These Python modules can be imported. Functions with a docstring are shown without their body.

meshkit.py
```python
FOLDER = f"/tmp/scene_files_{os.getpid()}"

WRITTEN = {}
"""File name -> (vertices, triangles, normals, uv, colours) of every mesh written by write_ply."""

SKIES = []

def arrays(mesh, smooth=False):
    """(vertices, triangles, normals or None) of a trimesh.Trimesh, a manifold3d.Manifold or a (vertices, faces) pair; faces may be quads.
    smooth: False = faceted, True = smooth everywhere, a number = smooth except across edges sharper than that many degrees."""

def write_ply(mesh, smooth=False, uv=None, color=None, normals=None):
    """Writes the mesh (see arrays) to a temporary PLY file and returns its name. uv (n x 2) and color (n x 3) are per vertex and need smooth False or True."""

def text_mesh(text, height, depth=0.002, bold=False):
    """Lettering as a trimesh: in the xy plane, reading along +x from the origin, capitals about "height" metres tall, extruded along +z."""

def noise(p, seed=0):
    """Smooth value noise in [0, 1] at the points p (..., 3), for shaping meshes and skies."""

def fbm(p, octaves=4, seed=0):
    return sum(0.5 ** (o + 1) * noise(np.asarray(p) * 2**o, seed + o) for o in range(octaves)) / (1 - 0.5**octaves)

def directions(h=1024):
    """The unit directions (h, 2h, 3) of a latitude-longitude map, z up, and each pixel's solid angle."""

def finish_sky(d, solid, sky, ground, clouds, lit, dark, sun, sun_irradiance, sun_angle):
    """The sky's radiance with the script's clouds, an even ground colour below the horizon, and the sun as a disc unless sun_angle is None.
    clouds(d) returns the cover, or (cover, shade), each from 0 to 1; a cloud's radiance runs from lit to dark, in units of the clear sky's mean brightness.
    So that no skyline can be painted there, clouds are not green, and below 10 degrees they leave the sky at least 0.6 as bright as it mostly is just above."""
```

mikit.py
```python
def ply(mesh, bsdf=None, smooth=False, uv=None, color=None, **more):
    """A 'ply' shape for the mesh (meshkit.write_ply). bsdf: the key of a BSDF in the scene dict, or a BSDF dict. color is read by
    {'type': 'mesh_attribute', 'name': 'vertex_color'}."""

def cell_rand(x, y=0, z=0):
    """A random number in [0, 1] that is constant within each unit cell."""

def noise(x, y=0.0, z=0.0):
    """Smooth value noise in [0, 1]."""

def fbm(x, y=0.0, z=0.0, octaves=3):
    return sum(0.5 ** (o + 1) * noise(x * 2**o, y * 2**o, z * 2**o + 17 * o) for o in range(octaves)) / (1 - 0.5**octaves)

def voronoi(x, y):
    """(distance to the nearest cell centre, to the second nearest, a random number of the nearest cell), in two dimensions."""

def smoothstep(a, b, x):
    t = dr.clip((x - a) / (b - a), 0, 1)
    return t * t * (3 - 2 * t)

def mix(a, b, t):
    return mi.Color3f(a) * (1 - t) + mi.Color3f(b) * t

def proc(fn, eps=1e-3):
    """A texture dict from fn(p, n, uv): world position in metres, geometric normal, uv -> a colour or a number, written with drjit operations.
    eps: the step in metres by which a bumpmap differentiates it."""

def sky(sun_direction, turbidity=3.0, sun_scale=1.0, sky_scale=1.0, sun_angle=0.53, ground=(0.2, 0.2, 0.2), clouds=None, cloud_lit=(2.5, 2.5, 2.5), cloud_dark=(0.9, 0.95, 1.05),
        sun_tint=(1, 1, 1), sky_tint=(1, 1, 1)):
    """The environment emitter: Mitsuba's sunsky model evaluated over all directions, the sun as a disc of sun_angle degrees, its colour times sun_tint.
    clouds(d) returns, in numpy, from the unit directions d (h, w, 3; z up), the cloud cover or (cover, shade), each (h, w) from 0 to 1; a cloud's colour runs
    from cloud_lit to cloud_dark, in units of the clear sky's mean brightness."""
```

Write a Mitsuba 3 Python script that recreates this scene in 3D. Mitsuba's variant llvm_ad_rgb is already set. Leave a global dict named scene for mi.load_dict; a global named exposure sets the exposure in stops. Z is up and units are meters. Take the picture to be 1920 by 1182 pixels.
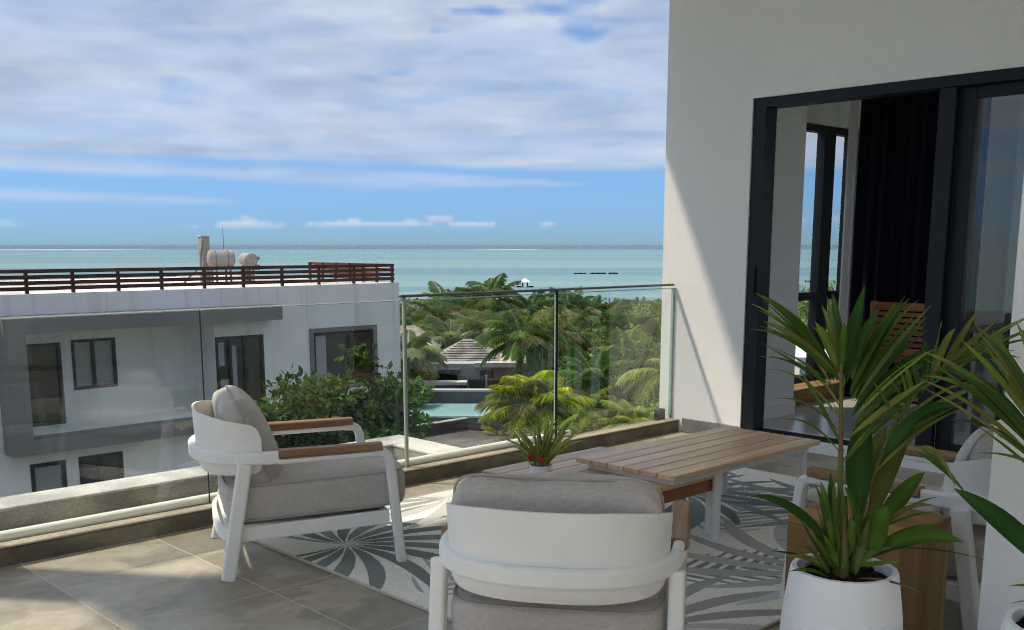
import math, random
import numpy as np, trimesh, manifold3d as m3, drjit as dr, mitsuba as mi, mikit, meshkit
from mikit import noise, fbm, cell_rand, smoothstep, mix, proc, ply
T = mi.ScalarTransform4f
rng = np.random.default_rng(7)
random.seed(7)
scene, labels = {}, {}

# ------------------------------------------------------------------ camera, sky, exposure
AZ = math.radians(46.3)                       # world x runs along the railing, y out over it, z up
FW = np.array([math.cos(AZ), math.sin(AZ), 0.0])
RT = np.array([math.sin(AZ), -math.cos(AZ), 0.0])
EYE = np.array([0, 0, 1.4])
PITCH = math.radians(10.2)
look = FW * math.cos(PITCH) - np.array([0, 0, 1]) * math.sin(PITCH)
scene['camera'] = {'type': 'perspective', 'fov': 53.06, 'fov_axis': 'x', 'near_clip': 0.05, 'far_clip': 90000.0,
                   'principal_point_offset_x': 0.0, 'principal_point_offset_y': -0.182,
                   'to_world': T().look_at(origin=EYE.tolist(), target=(EYE + look).tolist(), up=[0, 0, 1])}
exposure = 3.05


SUN = np.array([-0.79, 1.0, 2.2])
def clouds(d):
    el = np.degrees(np.arcsin(np.clip(d[..., 2], -1, 1)))
    az = np.degrees(np.arctan2(d @ RT, d @ FW))            # 0 = straight ahead, to the right +
    def n(fx, fy, seed, oct=4, wx=0.0, wy=0.0):
        return meshkit.fbm(np.stack([az * fx + wx, el * fy + wy, 0 * az], -1), oct, seed)
    q = 9.0 * np.log(np.maximum(el, .4) + 1.5)             # rows get finer towards the horizon, as on a flat cloud deck
    def p(fx, fq, seed, oct=5, wx=0.0, wy=0.0):
        return meshkit.fbm(np.stack([az * fx + wx, q * fq + wy, 0 * az + 3.3], -1), oct, seed)
    wob = 2.2 * (n(.10, .25, 61, 3) - .5)
    streak = .50 * p(.075, .60, 11, 7, wy=wob + .012 * az) + .50 * p(.17, 1.7, 13, 6, wx=2 * wob, wy=1.6 * wob)
    puff = p(.22, .62, 12, 5, wy=wob)
    deck_edge = 4.05 - .012 * az + .5 * (n(.09, .05, 3) - .5)
    deck = np.clip((el - deck_edge) / .35, 0, 1)
    hole = np.clip((.55 * p(.17, .46, 21, 4) + .45 * n(.25, 1.0, 22, 5) - .595) / .10, 0, 1) * np.clip((el - 6.5) / 2.5, 0, 1)
    cov = deck * np.clip(.80 + 1.55 * (streak - .5) + .30 * (puff - .5), .40, 1) * (1 - .85 * hole)
    c1 = 3.32 - .030 * az + .18 * (n(.12, .1, 31) - .5)    # long thin bands below the deck
    w1 = .48 * np.clip((5 - az) / 12, 0, 1) * (.5 + .8 * n(.12, .4, 32))
    ragged = np.clip(.55 + 1.3 * (p(.12, .9, 33, 5) - .4), 0, 1)
    cov = np.maximum(cov, .85 * ragged * np.exp(-(np.abs(el - c1) / np.maximum(w1, .02)) ** 3) * np.clip(w1 * 8, 0, 1))
    c2 = 2.35 - .015 * (az + 20)
    w2 = .26 * np.clip((-13 - az) / 6, 0, 1) * (.5 + n(.2, .3, 35))
    cov = np.maximum(cov, .7 * ragged * np.exp(-((el - c2) / np.maximum(w2, .02)) ** 2) * np.clip(w2 * 10, 0, 1))
    base = 1.02 + .25 * (n(.08, .01, 44, 2) - .5)          # small cumulus with flat feet low over the sea
    lump = n(.55, 1.9, 47, 6) + .35 * (n(1.6, 5.0, 49, 4) - .5)
    cum = np.clip((lump - .50 - .30 * np.maximum(el - base, 0) / .6) / .10, 0, 1) * np.clip((el - base + .14) / .14, 0, 1) * np.clip((2.3 - el) / .5, 0, 1) * np.clip((n(.10, .02, 46, 3) - .44) / .10, 0, 1)
    cov = np.maximum(cov, .85 * cum)
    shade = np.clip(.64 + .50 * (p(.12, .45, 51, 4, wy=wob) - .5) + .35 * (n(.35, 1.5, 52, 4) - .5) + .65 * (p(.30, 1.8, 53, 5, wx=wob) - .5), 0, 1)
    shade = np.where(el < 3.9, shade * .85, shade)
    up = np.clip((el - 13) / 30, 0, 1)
    glow = np.clip((d @ (SUN / np.linalg.norm(SUN)) + .1) / 1.1, 0, 1)   # unseen cloud overhead brightened towards the sun, added fill for the shaded terrace
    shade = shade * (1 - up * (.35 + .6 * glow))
    cov = cov * (1 - up) + up * np.clip(.72 + .8 * (streak - .5), 0, 1)
    return cov, shade


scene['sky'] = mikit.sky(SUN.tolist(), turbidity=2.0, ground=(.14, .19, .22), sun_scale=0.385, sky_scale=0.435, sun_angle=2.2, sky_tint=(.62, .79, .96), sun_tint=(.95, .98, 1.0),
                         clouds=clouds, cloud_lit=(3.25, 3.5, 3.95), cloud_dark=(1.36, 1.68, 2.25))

# ------------------------------------------------------------------ materials
def rgb(*c): return {'type': 'rgb', 'value': list(c)}
def pb(name, color, rough=.5, spec=.4, **k):
    d = {'type': 'principled', 'base_color': color if isinstance(color, dict) else rgb(*color), 'roughness': rough, 'specular': spec, **k}
    scene[name] = {'type': 'twosided', 'bsdf': d}
def bump(name, fn, scale, eps=1e-3):
    inner = scene[name]['bsdf']
    scene[name] = {'type': 'twosided', 'bsdf': {'type': 'bumpmap', 'arbitrary': {'type': 'proc', **{k: v for k, v in proc(fn, eps).items() if k != 'type'}}, 'bsdf': inner, 'scale': scale}}

def plaster(base, amt=.06):
    def f(p, n, uv):
        a = fbm(p.x * 1.1 + p.y * .7, p.z * 1.1, p.y * .9, 3) - .5
        b = noise(p.x * 60, p.y * 60, p.z * 60) - .5
        return mi.Color3f(base) * (1 + amt * a * 2 + .03 * b)
    return f
pb('mat_wall', proc(plaster((.80, .805, .795))), .8, .2)
bump('mat_wall', lambda p, n, uv: fbm(p.x * 90, p.y * 90, p.z * 90, 2), .0012)
pb('mat_room_wall', proc(plaster((.80, .80, .79))), .8, .2)
def weathered(p, n, uv):
    a = fbm(p.x * .7, p.z * .9, p.y * .7, 4) - .5
    drip = smoothstep(.58, .80, fbm(p.x * 5.5 + p.y * 2, p.z * .22, 3, 4)) * smoothstep(-9, 0.4, p.z)
    grit = noise(p.x * 30, p.z * 30, p.y * 30) - .5
    return mi.Color3f(.68, .675, .66) * (1 + .16 * a + .05 * grit) * (1 - .11 * drip)
pb('mat_neighbour', proc(weathered), .85, .2)
pb('mat_neighbour_grey', proc(plaster((.185, .178, .168), .16)), .8, .2)
pb('mat_surround', (.16, .155, .165), .7, .2)
pb('mat_darkframe', (.010, .016, .018), .5, .3)
pb('mat_navyframe', (.008, .010, .016), .45, .3)
pb('mat_black', (.01, .01, .011), .6, .3)

def tile_fn(seed):
    def f(p, n, uv):
        x, y = p.x + seed * 3.7, p.y + seed * 1.9
        w = fbm(x * 1.6, y * 1.6, seed, 3)
        v = fbm(x * 2.2 + w * 2.4, y * 4.4 + w * 3, seed + 2, 4)
        fine = fbm(x * 24, y * 24, seed, 3)
        t = smoothstep(.32, .72, v)
        c = mix((.235, .212, .160), (.375, .345, .275), t)
        vein = smoothstep(.035, .0, dr.abs(v - .52)) * .16
        return c * (1 + vein) * (.86 + .28 * fine)
    return f
for i in range(3):
    pb(f'mat_tile_{i}', proc(tile_fn(i)), proc(lambda p, n, uv: .30 + .22 * fbm(p.x * 5, p.y * 5, 2, 3)), .45)
pb('mat_grout', (.46, .43, .36), .9, .1)

def conc(a, b, s):
    def f(p, n, uv):
        v = fbm(p.x * s, p.y * s, p.z * s, 4)
        g = noise(p.x * 85, p.y * 85, p.z * 85)
        st = smoothstep(.55, .75, fbm(p.x * s * .6 + 9, p.y * s * .6, p.z * 3, 3))
        return mix(a, b, smoothstep(.3, .7, v)) * (.8 + .4 * g) * (1 - .3 * st)
    return f
pb('mat_curb', proc(conc((.11, .095, .07), (.21, .19, .15), 4)), .8, .2)
pb('mat_curb_top', proc(conc((.30, .26, .20), (.42, .37, .30), 3)), .8, .2)
pb('mat_ledge', proc(conc((.24, .24, .20), (.40, .39, .33), 2.6)), .9, .15)
pb('mat_ledge_top', proc(conc((.38, .38, .36), (.54, .54, .51), 5)), .9, .15)
pb('mat_strip', (.84, .81, .72), .45, .4)
pb('mat_skirting', proc(conc((.22, .22, .21), (.28, .28, .27), 3)), .6, .3)
pb('mat_piping', (.36, .335, .31), .9, .1)
pb('mat_paint', proc(lambda p, n, uv: mi.Color3f(.73, .735, .715) * (.95 + .08 * fbm(p.x * 6, p.y * 6, p.z * 6, 3)) * (1 - .035 * smoothstep(.62, .8, fbm(p.x * 28, p.y * 28, p.z * 9, 3)))), proc(lambda p, n, uv: .36 + .18 * fbm(p.x * 12, p.y * 12, p.z * 12, 2)), .45)
pb('mat_metal', (.10, .105, .10), .35, .5, metallic=.4)

def fabric(base):
    def f(p, n, uv):
        a = fbm(p.x * 14, p.y * 14, p.z * 14, 3) - .5
        b = noise(p.x * 260, p.y * 260, p.z * 70) - .5
        c = noise(p.x * 70, p.y * 70, p.z * 260) - .5
        return mi.Color3f(base) * (1 + .12 * a + .16 * b + .16 * c)
    return f
pb('mat_fabric', proc(fabric((.44, .415, .385))), .92, .1, sheen=.4)
bump('mat_fabric', lambda p, n, uv: noise(p.x * 240, p.y * 240, p.z * 240) + 1.5 * fbm(p.x * 26, p.y * 26, p.z * 26, 2), .0016)

def wood(a, b, s=1.0):
    def f(p, n, uv):
        u, v = uv.x, uv.y
        k = cell_rand(dr.floor(v / 10 + .5), 3)
        w = v - 10 * dr.floor(v / 10 + .5)
        g = fbm(u * 1.6 * s + k * 40, w * 34 * s + 2.2 * noise(u * 1.3, w * 9), k * 9, 4)
        f2 = noise(u * 9, w * 260, k)
        c = mix(a, b, smoothstep(.25, .75, g))
        return c * (.86 + .26 * k) * (.90 + .20 * f2)
    return f
pb('mat_teak', proc(wood((.50, .315, .185), (.64, .455, .295))), .36, .8)
pb('mat_arm', proc(wood((.19, .105, .055), (.34, .205, .12))), .5, .35)
pb('mat_cube', proc(wood((.235, .125, .050), (.34, .195, .088), .45)), .5, .3)
pb('mat_redwood', proc(wood((.20, .065, .028), (.36, .135, .062))), .45, .35)
pb('mat_brownrail', proc(wood((.045, .022, .016), (.10, .045, .030))), .6, .3)
pb('mat_darkwood', (.035, .028, .024), .4, .4)
pb('mat_pot', proc(lambda p, n, uv: mi.Color3f(.74, .76, .78) * (.97 + .05 * fbm(p.x * 8, p.y * 8, p.z * 8, 2))), .45, .4)
pb('mat_soil', proc(lambda p, n, uv: mi.Color3f(.018, .014, .011) * (.5 + fbm(p.x * 80, p.y * 80, p.z * 80, 2))), .95, .1)
pb('mat_curtain', proc(lambda p, n, uv: mi.Color3f(.013, .011, .020) * (.8 + .4 * noise(p.x * 200, p.y * 200, p.z * 20))), .95, .05)
pb('mat_sheer', (.74, .73, .70), .9, .1)
pb('mat_roomfloor', proc(lambda p, n, uv: mi.Color3f(.40, .39, .375) * (.85 + .3 * fbm(p.x * 2, p.y * 2, 1, 3))), .18, .5)
pb('mat_trunk', proc(lambda p, n, uv: mi.Color3f(.16, .125, .095) * (.5 + noise(p.x * 2, p.y * 2, p.z * 7) * .8)), .9, .1)
pb('mat_tank', proc(lambda p, n, uv: mix((.22, .20, .18), (.36, .34, .325), fbm(p.x * 4, p.y * 4, p.z * 5, 4))), .6, .3)
pb('mat_tank_dark', (.16, .15, .13), .7, .2)
pb('mat_roofwhite', proc(conc((.34, .32, .30), (.60, .58, .55), .8)), .85, .2)
pb('mat_hip', proc(conc((.20, .18, .155), (.36, .335, .30), 1.3)), .9, .1)
pb('mat_housewall', proc(plaster((.36, .35, .34), .1)), .85, .2)
pb('mat_housedark', (.04, .04, .042), .7, .2)
pb('mat_paving', proc(conc((.065, .06, .056), (.11, .105, .10), .5)), .85, .2)
pb('mat_poolwall', proc(lambda p, n, uv: mi.Color3f(.05, .055, .058) * (.8 + .5 * noise(p.x * 2, p.y * 2, p.z * 4))), .5, .4)
pb('mat_pool', proc(lambda p, n, uv: mi.Color3f(.25, .42, .44) * (.85 + .3 * fbm(p.x * .8, p.y * .8, 0, 3))), .12, .5)
pb('mat_redpanel', (.20, .09, .065), .8, .2)
pb('mat_greenpanel', (.06, .085, .07), .7, .2)
pb('mat_lightpanel', (.50, .48, .44), .8, .2)
pb('mat_boat', (.03, .032, .035), .7, .2)
pb('mat_hut', (.75, .75, .72), .8, .2)
pb('mat_red', (.42, .02, .03), .6, .3)
pb('mat_pane_dark', (.028, .034, .038), .08, .6)
pb('mat_pane_frost', (.25, .29, .29), .15, .5)
pb('mat_greycurtain', (.30, .29, .33), .9, .1)
pb('mat_switch', (.5, .5, .5), .5, .3)
scene['mat_glass'] = {'type': 'thindielectric', 'int_ior': 1.5, 'specular_transmittance': rgb(.90, .94, .925)}
scene['mat_window'] = {'type': 'thindielectric', 'int_ior': 1.5, 'specular_transmittance': rgb(.86, .90, .90)}
pb('mat_glassedge', (.42, .55, .52), .2, .5)
scene['mat_leaf'] = {'type': 'principledthin', 'base_color': {'type': 'mesh_attribute', 'name': 'vertex_color'}, 'roughness': .42, 'diff_trans': .55, 'spec_trans': 0.0, 'eta': 1.4}
scene['mat_far_leaf'] = {'type': 'principledthin', 'base_color': {'type': 'mesh_attribute', 'name': 'vertex_color'}, 'roughness': .45, 'diff_trans': .6, 'spec_trans': 0.0, 'eta': 1.45}

def ground_fn(p, n, uv):
    a = fbm(p.x * .10, p.y * .10, 0, 4)
    b = fbm(p.x * 1.2, p.y * 1.2, 3, 3)
    c = mix((.045, .065, .022), (.17, .145, .10), smoothstep(.5, .68, a))
    return c * (.6 + .8 * b)
pb('mat_ground', proc(ground_fn), .95, .1)

def sea_fn(p, n, uv):
    d = p.x * FW[0] + p.y * FW[1]
    r = p.x * RT[0] + p.y * RT[1]
    l = dr.log(dr.maximum(d, 50.0))
    s = fbm(r * .0022 + 2 * noise(l * 2.0), l * 7.5, 1, 4)
    s2 = fbm(r * .0010 + 5, l * 12, 5, 4)
    near = mix((.135, .235, .235), (.115, .225, .24), smoothstep(5.6, 6.6, l))
    lag = mix(near, (.085, .175, .215), smoothstep(.40, .62, s) * .8)
    lag = mix(lag, (.165, .26, .26), smoothstep(.48, .66, s2) * .75)
    lag = mix(lag, (.10, .205, .235), smoothstep(7.3, 8.1, l) * .6)
    reef = 3300 + 300 * (noise(r * .0012, 3) - .5)
    deep = mix(lag, (.065, .115, .185), smoothstep(reef, reef + 300, d))
    foam = smoothstep(420, 160, dr.abs(d - reef - 40)) * smoothstep(.48, .62, fbm(r * .0022, 7, 2, 2))
    return mix(deep, (.42, .45, .47), foam * .9)
pb('mat_sea', proc(sea_fn), .4, .25)

pb('mat_post', (.30, .31, .30), .35, .5, metallic=.5)

# rug print: pale ground, palm fronds in grey and grey-green
RX0, RX1, RY0, RY1 = 2.39, 5.46, 1.97, 4.42
FANS = [(2.66, 3.92, -25, 150, .95, 15, 0), (3.62, 4.30, -95, 120, .75, 11, 1), (2.85, 2.25, 65, 140, .85, 13, 1), (3.25, 3.05, 10, 120, .70, 11, 0), (4.05, 3.75, -150, 120, .70, 11, 1),
        (4.65, 3.45, -70, 130, .90, 13, 0), (3.95, 2.15, 100, 140, .85, 13, 1), (5.15, 2.65, 165, 130, .85, 13, 0), (4.60, 2.05, 70, 120, .7, 11, 1), (5.3, 4.2, -125, 130, .8, 13, 0)]
FEATHERS = [(2.50, 3.10, 20, 1.0, .26, 1), (3.2, 3.55, 35, 1.0, .24, 0), (3.40, 2.62, -35, .9, .25, 0), (4.1, 2.85, 15, 1.0, .27, 1), (4.2, 3.9, 5, 1.0, .22, 0), (2.5, 2.75, -55, .75, .22, 0), (4.7, 3.1, 60, .9, .25, 1)]
def rug_fn(p, n, uv):
    x, y = p.x, p.y
    c = mix((.70, .69, .65), (.78, .77, .73), noise(x * 140, y * 140))
    dark, mid = mi.Color3f(.20, .24, .23), mi.Color3f(.38, .395, .395)
    for cx, cy, a, L, W, t in FEATHERS:
        ca, sa = math.cos(math.radians(a)), math.sin(math.radians(a))
        s = (x - cx) * ca + (y - cy) * sa
        q = -(x - cx) * sa + (y - cy) * ca - .10 * s * s
        ph = (s - dr.abs(q) * 1.1) / .085
        fr = ph - dr.floor(ph)
        env = W * dr.sqrt(dr.maximum(dr.sin(dr.clip(s / L, 0, 1) * math.pi), 0))
        m = (s > 0) & (s < L) & (dr.abs(q) < env) & (dr.abs(fr - .5) < .30 * (1 - .7 * dr.abs(q) / dr.maximum(env, 1e-3)) + .05)
        c = dr.select(m, dark if t == 0 else mid, c)
    for cx, cy, a, span, R, k, t in FANS:
        dx, dy = x - cx, y - cy
        r = dr.sqrt(dx * dx + dy * dy)
        th = dr.atan2(dy, dx) - math.radians(a)
        th = th - 2 * math.pi * dr.floor(th / (2 * math.pi) + .5) + .5 * r
        half = math.radians(span)
        v = th / half
        ph = v * k / 2
        fr = ph - dr.floor(ph)
        Rl = R * (1 - .28 * v * v) * (.8 + .3 * cell_rand(dr.floor(ph), cx * 31))
        uu = dr.clip(r / Rl, 0, 1)
        w = .47 * dr.minimum(1, uu * 7) * (1 - uu) ** .75
        m = (dr.abs(v) < 1) & (r < Rl) & (dr.abs(fr - .5) < w)
        c = dr.select(m, (dark if t == 0 else mid) * (.8 + .5 * cell_rand(dr.floor(ph), cy * 17)), c)
    return c * (.84 + .16 * noise(x * 300, y * 60) + .1 * noise(x * 60, y * 300))
pb('mat_rug', proc(rug_fn), .95, .05)
pb('mat_rugtrim', (.50, .48, .43), .95, .05)

# ------------------------------------------------------------------ helpers
count = {}
def key_of(name, parent=None):
    k = name if parent is None else parent + '__' + name
    n = count.get(k, 0)
    count[k] = n + 1
    return k if n == 0 else f'{k}_{n:03d}'
def thing(name, label, cat, group=None):
    k = key_of(name)
    labels[k] = {'label': label, 'category': cat}
    if group: labels[k]['group'] = group
    return k
def struct(key, parent_mesh=None): labels[key] = {'kind': 'structure'}
def add(name, mesh, mat, parent=None, smooth=False, uv=None, color=None, label=None, kind=None):
    k = key_of(name, parent)
    scene[k] = ply(mesh, mat, smooth, uv=uv, color=color)
    if label or kind:
        labels.setdefault(k, {})
        if label: labels[k]['label'] = label
        if kind: labels[k]['kind'] = kind
    return k
def box(x0, x1, y0, y1, z0, z1, ch=0.0):
    x0, x1, y0, y1, z0, z1 = min(x0, x1), max(x0, x1), min(y0, y1), max(y0, y1), min(z0, z1), max(z0, z1)
    if ch <= 0:
        m = trimesh.creation.box(extents=[x1 - x0, y1 - y0, z1 - z0])
        m.apply_translation([(x0 + x1) / 2, (y0 + y1) / 2, (z0 + z1) / 2])
        return m
    pts = []
    for X, sx in ((x0, 1), (x1, -1)):
        for Y, sy in ((y0, 1), (y1, -1)):
            for Z, sz in ((z0, 1), (z1, -1)):
                pts += [(X, Y + sy * ch, Z + sz * ch), (X + sx * ch, Y, Z + sz * ch), (X + sx * ch, Y + sy * ch, Z)]
    return trimesh.convex.convex_hull(np.array(pts))
def cat(*ms): return trimesh.util.concatenate(list(ms))
woodn = [0]
def flat(mesh):
    v = mesh.vertices[mesh.faces].reshape(-1, 3)
    return trimesh.Trimesh(v, np.arange(len(v)).reshape(-1, 3), process=False)
def add_wood(name, mesh, mat, parent, axis, label=None):
    """mesh with grain along a coordinate axis (0, 1, 2) or along a given direction"""
    m = flat(mesh)
    ax = np.eye(3)[axis] if isinstance(axis, int) else np.asarray(axis, float) / np.linalg.norm(axis)
    a = np.cross(ax, [.31, .52, .79]); a /= np.linalg.norm(a); b = np.cross(ax, a)
    woodn[0] += 1
    rel = m.vertices - mesh.vertices.mean(0)
    uv = np.stack([m.vertices @ ax, rel @ a + .7 * (rel @ b) + 10 * woodn[0]], 1)
    return add(name, m, mat, parent, False, uv=uv, label=label)
def man(mesh): return m3.Manifold(m3.Mesh(np.asarray(mesh.vertices, np.float32), np.asarray(mesh.faces, np.uint32)))
def mesh_of(m):
    q = m.to_mesh()
    return trimesh.Trimesh(q.vert_properties[:, :3], q.tri_verts, process=False)
def rrect(w, h, r, n=4):
    out = []
    for cx, cy, a0 in ((w / 2 - r, h / 2 - r, 0), (-w / 2 + r, h / 2 - r, 90), (-w / 2 + r, -h / 2 + r, 180), (w / 2 - r, -h / 2 + r, 270)):
        for k in range(n + 1):
            a = math.radians(a0 + 90 * k / n)
            out.append((cx + r * math.cos(a), cy + r * math.sin(a)))
    return np.array(out)
def circle(r, n=10): return np.array([(r * math.cos(2 * math.pi * k / n), r * math.sin(2 * math.pi * k / n)) for k in range(n)])
def sweep(path, prof, up=(0, 0, 1), scales=None):
    P = np.asarray(path, float); n, k = len(P), len(prof)
    t = np.gradient(P, axis=0); t /= np.linalg.norm(t, axis=1, keepdims=True)
    s = np.cross(t, np.asarray(up, float)); s /= np.linalg.norm(s, axis=1, keepdims=True)
    u = np.cross(s, t)
    sc = np.ones(n) if scales is None else np.asarray(scales, float)
    V = P[:, None] + sc[:, None, None] * (prof[None, :, :1] * s[:, None] + prof[None, :, 1:] * u[:, None])
    V = V.reshape(-1, 3); F = []
    for i in range(n - 1):
        for j in range(k):
            a, b = i * k + j, i * k + (j + 1) % k
            F += [(a, b, b + k), (a, b + k, a + k)]
    base = len(V)
    V = np.vstack([V, V[:k], V[-k:], [P[0]], [P[-1]]])
    for j in range(k):
        F.append((base + (j + 1) % k, base + j, base + 2 * k))
        F.append((base + k + j, base + k + (j + 1) % k, base + 2 * k + 1))
    F = np.array(F)[:, ::-1]
    return trimesh.Trimesh(V, F, process=False)
def lathe(profile, n=40):
    pr = np.asarray(profile, float); k = len(pr)
    a = np.arange(n) * 2 * np.pi / n
    V = np.stack([pr[None, :, 0] * np.cos(a)[:, None], pr[None, :, 0] * np.sin(a)[:, None], np.broadcast_to(pr[None, :, 1], (n, k))], -1).reshape(-1, 3)
    F = []
    for i in range(n):
        for j in range(k - 1):
            p, q = i * k + j, ((i + 1) % n) * k + j
            F += [(p, q, q + 1), (p, q + 1, p + 1)]
    return trimesh.Trimesh(V, F, process=False)
def tube(points, radii, sides=7):
    return sweep(points, circle(1.0, sides), up=(.13, .29, .95), scales=np.broadcast_to(radii, (len(points),)))
def place(mesh, pos, ang):
    m = mesh.copy()
    c, s = math.cos(ang), math.sin(ang)
    m.vertices = m.vertices @ np.array([[c, -s, 0], [s, c, 0], [0, 0, 1]]).T + np.array([pos[0], pos[1], pos[2] if len(pos) > 2 else 0])
    return m
def rd(r, d, z=None):
    q = RT * r + FW * d
    return q[:2] if z is None else np.array([q[0], q[1], z])
VIEW = math.atan2(RT[1], RT[0])
def fbox(r0, r1, d0, d1, z0, z1): return place(box(r0, r1, d0, d1, z0, z1), (0, 0, 0), VIEW)

# ------------------------------------------------------------------ terrace floor
struct('terrace_floor')
scene['terrace_floor'] = ply(box(-6, 6.25, -2.6, 4.7, -.25, -.0006), 'mat_grout')
TX, TY, SX, SY = 2.07, 4.275, .617, .675
for i in range(-5, 8):
    for j in range(-6, 2):
        x0, x1 = TX + SX * (i - 1), TX + SX * i
        y0, y1 = TY + SY * (j - 1), TY + SY * j
        y1, x1 = min(y1, 4.697), min(x1, 6.247)
        if x1 - x0 < .05 or y1 - y0 < .05: continue
        g = .0024
        t = (i * 7 + j * 3) % 3
        add('tile', box(x0 + g, x1 - g, y0 + g, y1 - g, -.012, 0, .0012), f'mat_tile_{t}', 'terrace_floor')

# curb at the foot of the glass and the ledge outside
scene['concrete_curb'] = ply(cat(box(-6, 6.25, 4.7, 4.86, -.25, .082, .006)), 'mat_curb'); struct('concrete_curb')
add('coping', box(-6, 6.25, 4.693, 4.772, .084, .094, .003), 'mat_curb_top', 'concrete_curb')
prof = np.array([(.026 * math.cos(a), .026 * math.sin(a)) for a in np.linspace(0, 2 * np.pi, 12, endpoint=False)])
pts = [(x, 4.818 + .002 * math.sin(x * 2.3), .108 + .0015 * math.sin(x * 3.1)) for x in np.linspace(-6, 5.15, 60)]
add('sealing_strip', sweep(pts, prof), 'mat_strip', 'concrete_curb', True, label='cream rounded sealing strip along the foot of the glass')
lb = man(box(-6, 4.55, 4.861, 5.97, -.45, 0)) - man(box(-7, 4.30, 4.5, 5.72, -.10, .5))
scene['outer_ledge'] = ply(mesh_of(lb), 'mat_ledge'); struct('outer_ledge')
add('coping', box(-6, 4.565, 5.715, 5.985, .001, .018, .004), 'mat_ledge_top', 'outer_ledge')
add('coping', box(4.295, 4.565, 4.87, 5.712, .001, .018, .004), 'mat_ledge_top', 'outer_ledge')

# ------------------------------------------------------------------ own apartment building
ap = thing('apartment_building', 'white apartment wall with a wide black sliding door opening at the right', 'building')
W = 6.25
wl = man(box(W, 6.5, -2.6, 4.89, -.25, 3.5)) - man(box(W - .5, 7, .6, 4.15, .08, 2.39))
add('wall', mesh_of(wl), 'mat_wall', ap)
add('wall', box(-4, W, -2.85, -2.6, -.25, 3.5), 'mat_wall', ap)
add('roof_slab', box(.19, 6.42, -2.85, 5.55, 3.502, 3.75), 'mat_wall', ap)
add('column', box(.66, .94, 4.99, 5.27, .02, 3.5), 'mat_wall', ap)
add('column', box(2.86, 3.2, .55, 1.066, 0, 3.5, .004), 'mat_wall', ap, label='white column at the right edge of the terrace')
add('plinth', box(2.846, 3.21, .54, 1.08, .002, .93, .003), 'mat_wall', ap)
add('skirting', box(W - .014, W - .001, 4.16, 4.66, .004, .108, .002), 'mat_skirting', ap)
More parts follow.
